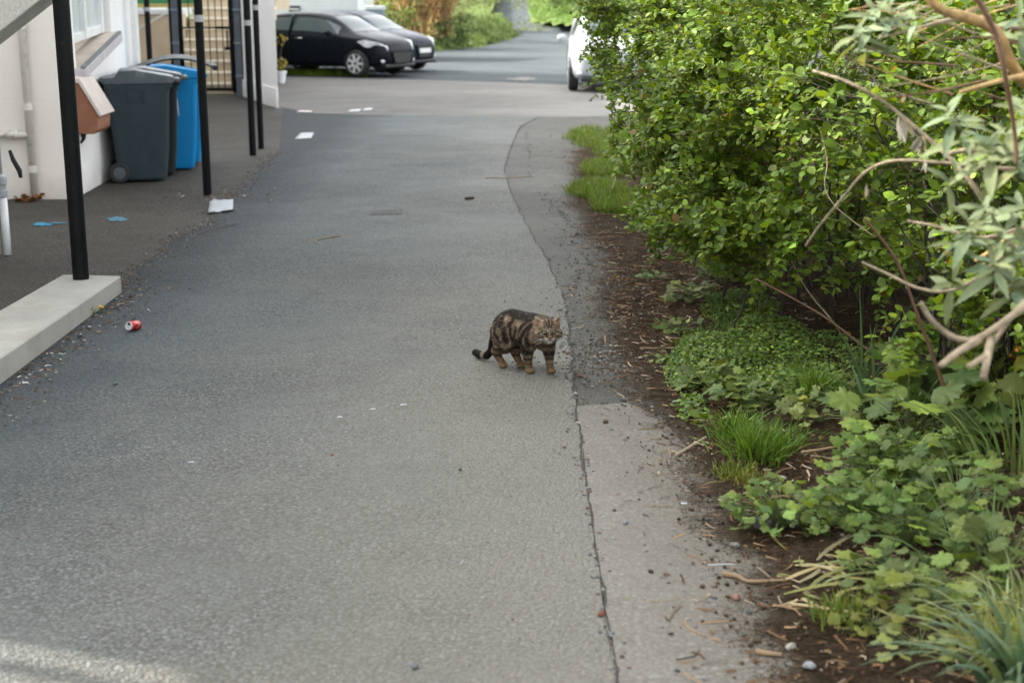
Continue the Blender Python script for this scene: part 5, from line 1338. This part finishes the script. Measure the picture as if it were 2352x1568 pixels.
scrap(780, 958, 'white scrap of tissue left of the other scraps on the road'); scrap(925, 930, 'white torn scrap in the middle of the road'); scrap(855, 940, 'tiny white scrap between two larger ones'); scrap(1570, 1157, 'white crumpled scrap on the soil edge'); scrap(435, 1062, 'white scrap alone on the left asphalt')
# heap of brown leaves at the drain pipe
lh = Leaves(); p = G(68, 462)
n = 34; lh.put(OVAL, np.array(p)[None] + np.c_[rng.normal(0, .055, n), rng.normal(-.02, .035, n), rng.uniform(.005, .05, n)], rng.normal(0, 1, (n, 3)) * [1, 1, .3], rng.normal(0, .5, (n, 3)) + [0, 0, 1], rng.uniform(.04, .08, n), shade(n, (.17, .065, .02), .4, .15))
tag(lh.build('leaf_heap', M['leaf_soft']), 'small heap of brown dead leaves at the foot of the cream drain pipe', 'leaves')
lh = Leaves(); p = G(205, 722); blades(lh, p, 16, .06, .03, w=.004); o = lh.build('sprig', M['leaf_soft']); tag(o, 'tiny green sprig growing at the foot of the plinth', 'weed')
lh = Leaves(); p = G(233, 717) + Vector((0, 0, .03)); n = 14; lh.put(SMALL, np.repeat(np.array(p)[None], n, 0), rng.normal(0, 1, (n, 3)) * [1, 1, .4], rng.normal(0, .3, (n, 3)) + [0, 0, 1], np.full(n, .022), shade(n, (.62, .46, .02), .1, .03))
blades(lh, G(233, 717), 6, .035, .01, w=.003); tag(lh.build('dandelion', M['leaf_soft']), 'yellow dandelion flower at the foot of the plinth', 'flower')

M['can_red'] = plain('red_can_paint', (.45, .015, .012), .3, 20, .12, Metallic=.3)
M['can_silver'] = plain('silver_can_end', (.62, .63, .64), .3, 20, .1, Metallic=.6)
cp = G(302, 760); ax = Vector((-.30, -.94, .16)).normalized()
can = empty('drinks_can', cp, 'crushed red drinks can lying on its side with its silver top facing the camera', 'can')
q = ax.to_track_quat('Z', 'Y').to_matrix().to_4x4(); Mx = Matrix.Translation((.010, 0.01, .029)) @ q @ Matrix.Diagonal((.86, .80, .80, 1))
m = MB().lathe([(.024, -.058), (.033, -.048), (.033, -.02), (.026, .0), (.032, .02), (.033, .036), (.0265, .052)], Mx, 24)
m.build('body', M['can_red'], can, smooth=True)
m = MB().lathe([(.0262, .0525), (.0285, .056), (.0285, .060), (.0265, .0605), (.0255, .056), (.004, .0555)], Mx, 24); m.build('top', M['can_silver'], can)
MB().box((-.007, -.018, .0565), (.007, .004, .0585), M=Mx).build('tab', M['can_silver'], can, bevel=.001)
MB().lathe([(.0, .0562), (.010, .0562), (.010, .0568), (.0, .0568)], Mx @ Matrix.Translation((.0, .013, 0)), 12).build('mouth', M['rubber'], can)
m = MB()
for i in range(9):
    a0 = -.9 + i * .2; z = .012 + .012 * math.sin(i * .9)
    P = [Mx @ Vector((.0338 * math.cos(a), .0338 * math.sin(a), zz)) for a, zz in ((a0, z + .012 - .034), (a0 + .2, z + .014 - .034), (a0 + .2, z + .022 - .034), (a0, z + .02 - .034))]
    m.add(P, [[0, 1, 2, 3]])
m.build('wave_band', M['can_silver'], can)
# ------------------------------------------------------------------ the tabby cat
CF = Vector((.79, -.613, 0)).normalized(); CL = Vector((-CF.y, CF.x, 0)); CC = Vector((.066, 6.845, 0))
CM = Matrix(((CF.x, CL.x, 0, CC.x), (CF.y, CL.y, 0, CC.y), (0, 0, 1, 0), (0, 0, 0, 1)))          # cat axes: x forward, y left, z up
CMi = CM.inverted()
hc = CMi @ Vector((.1745, 6.68, .243))                                                            # head centre in cat axes
hf = (CM.to_3x3().inverted() @ Vector((.12, -.985, .10))).normalized(); hu = Vector((0, 0, 1)); hr_ = -hu.cross(hf).normalized() 
hr_ = hf.cross(hu).normalized(); hu = hr_.cross(hf).normalized()
# hr_ is the cat's right; the picture's right is its left, so face x below counts towards the picture's right
fx = -hr_
def H(f, x, u): return hc + hf * f + fx * x + hu * u
body_mb = []
def cone(a, b, ra, rb, n=9):
    a, b = Vector(a), Vector(b)
    for i in range(n + 1):
        t = i / n; body_mb.append((a.lerp(b, t), (ra + (rb - ra) * t,) * 3, None))
def ell(c, r, axes=None): body_mb.append((Vector(c), r, axes))
def chain(pts, n=6):
    for (a, ra), (b, rb) in zip(pts[:-1], pts[1:]): cone(a, b, ra, rb, n)
chain([((-.118, 0, .205), .070), ((-.085, 0, .213), .081), ((-.02, 0, .203), .087), ((.045, 0, .205), .085), ((.09, -.005, .213), .078), ((.125, -.012, .198), .068)], 5)
chain([((.11, -.01, .222), .070), ((.145, -.03, .232), .060), (tuple(hc - hf * .02), .050)], 5)
ell((.135, -.02, .172), (.05, .055, .05))
for s, paw, wr, el_, sh in ((-1, (.050, -.033), (.046, -.037, .050), (.052, -.052, .125), (.082, -.045, .185)), (1, (.132, .030), (.126, .032, .052), (.110, .045, .125), (.098, .045, .185))):
    chain([(sh, .048), (el_, .033), (wr, .0195), ((paw[0], paw[1], .020), .0185)], 7)
for paw, hock, knee, hip in (((-.124, -.028), (-.163, -.036, .078), (-.085, -.060, .125), (-.105, -.045, .185)), ((-.054, .029), (-.100, .036, .072), (-.030, .055, .120), (-.080, .045, .180))):
    chain([(hip, .064), (knee, .045), (hock, .0205), ((paw[0], paw[1], .019), .0175)], 7)
pd = (Vector((.80, -.60, 0))).normalized(); pl_ = Vector((-pd.y, pd.x, 0))
for (px, py) in ((.050, -.033), (.132, .030), (-.124, -.028), (-.054, .029)):
    c = Vector((px, py, .0155)); ell(c + pd * .008, (.027, .0215, .0155), (pd, pl_))
    for k, o_ in enumerate((-.015, -.0052, .0052, .015)): ell(c + pd * (.030 - abs(o_) * .45) + pl_ * o_ + Vector((0, 0, -.003)), (.0105, .0062, .0105), (pd, pl_))
chain([((-.150, 0, .225), .030), ((-.186, .002, .180), .0235), ((-.205, .004, .120), .020), ((-.222, .008, .062), .0195), ((-.255, .014, .030), .0195), ((-.31, .022, .024), .0205), ((-.345, .032, .028), .019)], 7)
AX = (hf, fx, hu)
ell(H(-.004, 0, .006), (.050, .056, .046), AX)
for s in (-1, 1):
    ell(H(.004, s * .034, -.020), (.036, .035, .032), AX); ell(H(.036, s * .013, -.040), (.020, .0165, .0145), AX)
ell(H(.032, 0, -.052), (.020, .018, .014), AX); ell(H(-.01, 0, -.03), (.045, .055, .038), AX)
for k in range(7):
    t = k / 6; ell(H(.036 + .017 * t, 0, .012 - .043 * t), (.014, .0125 - .002 * t, .012), AX)
ell(H(.052, 0, -.034), (.008, .0085, .006), AX)
EARS = [(-1, H(-.004, -.062, .064), H(.004, -.055, .020), H(.010, -.022, .036)), (1, H(-.012, .058, .066), H(-.002, .055, .018), H(.008, .024, .038))]
m = MB()
for c, r, ax_ in body_mb:
    Mx = None
    if ax_:
        a = ax_[0]; b = ax_[1]; d = ax_[2] if len(ax_) > 2 else Vector((0, 0, 1))
        Mx = Matrix(((a.x, b.x, d.x, 0), (a.y, b.y, d.y, 0), (a.z, b.z, d.z, 0), (0, 0, 0, 1)))
    m.ball(c, r, 20, 14, Mx)
for s, tip, bo_, bi_ in EARS:          # a cupped shell: two layers from base to tip
    bk = (bo_ + bi_) / 2 - hf * .022; N = 8
    for k in range(N + 1):
        t = k / N
        for a, b in ((bo_, bk), (bk, bi_)):
            for q in range(6):
                p = a.lerp(b, q / 5); p = p.lerp(tip, t); m.ball(p, .0048 - .0016 * t, 6, 5)
tmp = m.build('cat_tmp', M['vc'])
rm = tmp.modifiers.new('r', 'REMESH'); rm.mode = 'VOXEL'; rm.voxel_size = .0030; rm.use_smooth_shade = True
sm = tmp.modifiers.new('s', 'SMOOTH'); sm.factor = .5; sm.iterations = 5
bpy.context.view_layer.update()
me = bpy.data.meshes.new_from_object(tmp.evaluated_get(bpy.context.evaluated_depsgraph_get())); me.name = 'cat_body'
bpy.data.objects.remove(tmp)
nv = len(me.vertices); CV = np.empty(nv * 3); me.vertices.foreach_get('co', CV); CV = CV.reshape(-1, 3)
CN = np.empty(nv * 3); me.vertex_normals.foreach_get('vector', CN); CN = CN.reshape(-1, 3)
nz = np.array([mnoise.noise(Vector(p) * 28) for p in CV]); nz2 = np.array([mnoise.noise(Vector(p) * 110) for p in CV])
st_ = lambda x, a, b: np.clip((x - a) / (b - a + 1e-12), 0, 1)
def seg_d(P, poly):
    d = np.full(len(P), 9.)
    for a, b in zip(poly[:-1], poly[1:]):
        a, b = np.array(a), np.array(b); ab = b - a; t = np.clip(((P - a) @ ab) / (ab @ ab + 1e-12), 0, 1)
        d = np.minimum(d, np.linalg.norm(P - a - t[:, None] * ab, axis=1))
    return d
DARK, MID, LITE = np.array((.007, .005, .004)), np.array((.125, .089, .055)), np.array((.34, .265, .175))
ORG, WHT = np.array((.140, .088, .044)), np.array((.42, .38, .33))
lp = lambda c, d, k: c * (1 - k[:, None]) + np.asarray(d) * k[:, None]
col = np.repeat(MID[None], nv, 0); col = lp(col, LITE, st_(nz * .5 + nz2 * .5, -.15, .5) * .75)
X_, Y_, Z_ = CV.T
col = lp(col, ORG, st_(.15, 0, 1) * np.ones(nv) * 0 + st_(-Z_ - .02 * nz, -.130, -.035) * .8)          # warm legs and belly
# flank pattern in side view (x, z), the same on both sides
mp = lambda q: (-.17 + (q[0] - 490) / 810 * .27, .30 - (q[1] - 235) * .000243)
side = np.c_[X_ + .006 * nz, Z_ + .008 * np.array([mnoise.noise(Vector(p) * 40 + Vector((5, 2, 1))) for p in CV])]
dk = np.zeros(nv); trunk = (Z_ > .10)
STR = [([(560, 470), (620, 330), (760, 270), (930, 300), (1080, 330), (1240, 320)], 40), ([(620, 390), (650, 560), (690, 720), (770, 860)], 24), ([(720, 420), (720, 490)], 44), ([(800, 580), (815, 700), (840, 850)], 28),
       ([(910, 380), (910, 560), (930, 760), (975, 960)], 26), ([(1230, 350), (1130, 440), (1080, 560)], 20), ([(1010, 520), (985, 700), (1010, 840)], 16), ([(1250, 420), (1170, 560), (1120, 700), (1090, 800)], 22), ([(1080, 760), (1060, 880), (1100, 960)], 34),
       ([(1130, 900), (1180, 980)], 60), ([(510, 520), (540, 640), (600, 760), (680, 900)], 18), ([(560, 600), (600, 700)], 16), ([(1290, 420), (1240, 560), (1230, 700), (1260, 830)], 22), ([(520, 780), (560, 900)], 22), ([(1180, 620), (1200, 760), (1240, 900)], 14), ([(870, 450), (860, 520)], 16), ([(700, 900), (760, 960), (800, 1010)], 16)]
for poly, w in STR:
    d = seg_d(side, [mp(q) for q in poly]); w = w * .00037
    dk = np.maximum(dk, (1 - st_(d, w * .75, w * 1.5)) * trunk)
dk = np.maximum(dk, st_(Z_, .282, .296) * .85)                                                   # dark spine
col = lp(col, DARK, dk * (.97 - .18 * st_(nz2, .1, .5)))
for axis_z, w, xs in ((.098, .014, X_ > .08), (.074, .007, X_ > .0), (.106, .013, X_ < -.0), (.060, .006, X_ < 0), (.048, .003, X_ > 0)):      # bars on the legs
    k = (1 - st_(np.abs(Z_ + .15 * (X_ - .08) * 0 - axis_z + .006 * nz), w * .6, w * 1.3)) * xs * (X_ > -.175); col = lp(col, DARK, k * .8)
tail = X_ < -.178; tl = st_(-X_, .178, .35)
tail_col = np.where(((X_ < -.292) | ((X_ > -.268) & (X_ < -.195)))[:, None], DARK, LITE * .5)
col = np.where((tail & ((Z_ < .17) | (X_ < -.2)))[:, None], tail_col, col)
col = lp(col, ORG * 1.25, (1 - st_(Z_, .018, .034)) * (X_ > -.17) * .75)                           # paws
# head
rel = CV - np.array(hc); hF, hX, hU = rel @ np.array(hf), rel @ np.array(fx), rel @ np.array(hu)
ish = (hF > -.035) & (np.abs(hX) < .075) & (hU > -.07) & (np.linalg.norm(rel, axis=1) < .098)
front = ish & (hF > -.012)
hcol = np.repeat((MID * .95)[None], nv, 0); hcol = lp(hcol, LITE * .9, st_(nz2, -.3, .5) * .55)
def hd(x, u, r, soft=.4): return 1 - st_(np.hypot(hX - x, hU - u), r * (1 - soft), r * (1 + soft))
def hl(poly, w): return 1 - st_(seg_d(np.c_[hX, hU], poly), w * .6, w * 1.35)
for s in (-1, 1):
    hcol = lp(hcol, WHT * .75, hl([(s * .012, .003), (s * .016, -.014), (s * .030, -.018), (s * .040, -.012)], .0045) * .75)
    hcol = lp(hcol, WHT * .8, hd(s * .022, .004, .006) * .6)
    hcol = lp(hcol, DARK, hl([(s * .034, -.008), (s * .046, -.008), (s * .056, -.018)], .0028) * .95)
    hcol = lp(hcol, DARK, hl([(s * .030, -.024), (s * .042, -.030), (s * .052, -.028)], .0026) * .7)
    hcol = lp(hcol, DARK, hl([(s * .034, -.040), (s * .05, -.044)], .003) * .6)
    hcol = lp(hcol, DARK, hl([(s * .010, .018), (s * .014, .034), (s * .017, .052)], .0030) * .95)
    hcol = lp(hcol, DARK, hl([(s * .022, .022), (s * .026, .040)], .0026) * .8)
    hcol = lp(hcol, DARK, hl([(s * .010, -.012), (s * .014, -.026), (s * .011, -.034)], .0026) * .85)
    hcol = lp(hcol, WHT, hd(s * .014, -.046, .012) * .9)
    hcol = lp(hcol, DARK, (1 - st_(np.hypot((hX - s * .0245) / 1.25, hU + .0085), .0092, .0118)) * .95)        # dark eye rims
hcol = lp(hcol, DARK, hl([(0, .018), (0, .054)], .0042) * .95)
hcol = lp(hcol, ORG * 1.05, hl([(0, -.002), (0, -.026)], .0065) * .75)
hcol = lp(hcol, WHT * .95, hl([(-.012, -.058), (.012, -.058)], .008) * .8)
hcol = lp(hcol, DARK, hl([(-.011, -.050), (0, -.0485), (.011, -.050)], .0015) * .85)
hcol = lp(hcol, np.array((.22, .085, .055)), (1 - st_(np.hypot(hX, (hU + .0345) * 1.3), .0062, .0085)))
col = np.where(front[:, None], hcol, col)
for s, tip, bo_, bi_ in EARS:
    c_ = np.array((tip + bo_ + bi_) / 3); d = np.linalg.norm(CV - c_, axis=1); up_ = hU > .026 + .0 * s
    earv = up_ & (d < .036) & (s * hX > .026)
    face = (CN @ np.array(hf)) > .15
    col = np.where((earv & face)[:, None], np.array((.24, .15, .10)), np.where(earv[:, None], np.array((.09, .05, .028)), col))
    ed = seg_d(CV, [tuple(tip), tuple(bi_)]); col = lp(col, LITE * 1.1, (1 - st_(ed, .003, .006)) * earv)
chin = (Z_ > .12) & (X_ > .11) & ~front & (Z_ < .2)
col = lp(col, np.array((.15, .10, .05)), chin * .6); 
nk = 1 - st_(np.abs(hU + .082 + .004 * nz), .006, .014); col = lp(col, DARK, nk * ((X_ > .10) & (~front)) * .75)
col = np.clip(col * (1 + .35 * nz2[:, None]), .004, .8)
ca = me.color_attributes.new('Col', 'FLOAT_COLOR', 'POINT'); ca.data.foreach_set('color', np.c_[col, np.ones(nv)].astype(np.float32).ravel())
t = NT('cat_fur'); a = t.n('ShaderNodeVertexColor', layer_name='Col').outputs['Color']
M['fur'] = t.fin(t.mix(t.ramp(t.noise(500, 3), [(.3, 0), (.7, .4)]), a, t.mix(1.0, a, (.5, .5, .5), 'MULTIPLY')), .8, t.bump(t.noise(420, 3), .5, .003), **{'Specular_IOR_Level': .2})
me.materials.clear(); cat = bpy.data.objects.new('cat', me); COL.objects.link(cat); me.materials.append(M['fur']); cat.matrix_world = CM
tag(cat, 'brown tabby cat standing on the road and looking at the camera', 'cat')
# short fur: fine tapering hairs lying back along the coat
area = np.empty(len(me.polygons)); me.polygons.foreach_get('area', area)
ctr = np.empty(len(me.polygons) * 3); me.polygons.foreach_get('center', ctr); ctr = ctr.reshape(-1, 3)
pn = np.empty(len(me.polygons) * 3); me.polygons.foreach_get('normal', pn); pn = pn.reshape(-1, 3)
v0 = np.array([p.vertices[0] for p in me.polygons]); pick = rng.choice(len(area), 30000, p=area / area.sum())
c = ctr[pick] + rng.normal(0, .001, (30000, 3)); nn_ = pn[pick]; hcl = col[v0[pick]]
rl = c - np.array(hc); onh = (np.linalg.norm(rl, axis=1) < .085) & (rl @ np.array(hf) > -.02)
flow = np.where(onh[:, None], rl * 9 - np.array(hf) * .5, np.array([[-.8, 0, -.75]])); flow += rng.normal(0, .18, flow.shape)
flow -= nn_ * (flow * nn_).sum(1, keepdims=True); flow /= np.linalg.norm(flow, axis=1, keepdims=True) + 1e-9
L = np.where(onh, .006, np.where(c[:, 2] < .09, .005, .0105)) * rng.uniform(.6, 1.2, len(c)); L = np.where(c[:, 2] < .03, .002, L)
eye_d = np.minimum(np.linalg.norm(c - np.array(H(.047, -.0245, -.0085)), axis=1), np.linalg.norm(c - np.array(H(.047, .0245, -.0085)), axis=1))
nose_d = np.linalg.norm(c - np.array(H(.058, 0, -.035)), axis=1)
ok = (eye_d > .014) & (nose_d > .010); c, nn_, hcl, flow, L = c[ok], nn_[ok], hcl[ok], flow[ok], L[ok]
d = flow * .88 + nn_ * .42; w = np.cross(flow, nn_) * .0008
V = np.stack([c - w, c + w, c + d * L[:, None]], 1).reshape(-1, 3)
np_mesh('fur', V, [np.arange(len(V)).reshape(-1, 3)], M['fur'], cat, np.repeat(np.clip(hcl * np.exp(rng.normal(0, .18, (len(c), 1))), .004, .8), 3, 0))
t = NT('cat_eye'); M['eye'] = plain('cat_eye', (.15, .14, .07), .45, 200, .15); M['pupil'] = plain('pupil', (.004, .004, .004), .1)
for s in (-1, 1):
    e = MB(); q = H(.0415, s * .0245, -.0085)
    Mx = Matrix(((hf.x, fx.x, hu.x, 0), (hf.y, fx.y, hu.y, 0), (hf.z, fx.z, hu.z, 0), (0, 0, 0, 1)))
    e.ball(q, (.0088, .0098, .0056), 16, 12, Mx)
    eo = e.build('eye', M['eye'], cat, smooth=True)
    MB().ball(q + hf * .0078, (.0025, .0024, .0046), 10, 8, Mx).build('pupil', M['pupil'], eo, smooth=True)
wm = MB()
for s in (-1, 1):
    for k in range(4):
        a = H(.046, s * .017, -.044 + .003 * (k % 3)); b = H(.028 + .006 * k, s * (.075 + .008 * (k % 3)), -.040 - .011 * k)
        P = bez(np.array(a), np.array((a + b) / 2 + hu * .006), np.array(b), 6); wm.tube(P, [.00035, .00035, .0003, .00025, .0002, .00012], 4)
wm.build('whiskers', M['white_paint'], cat)
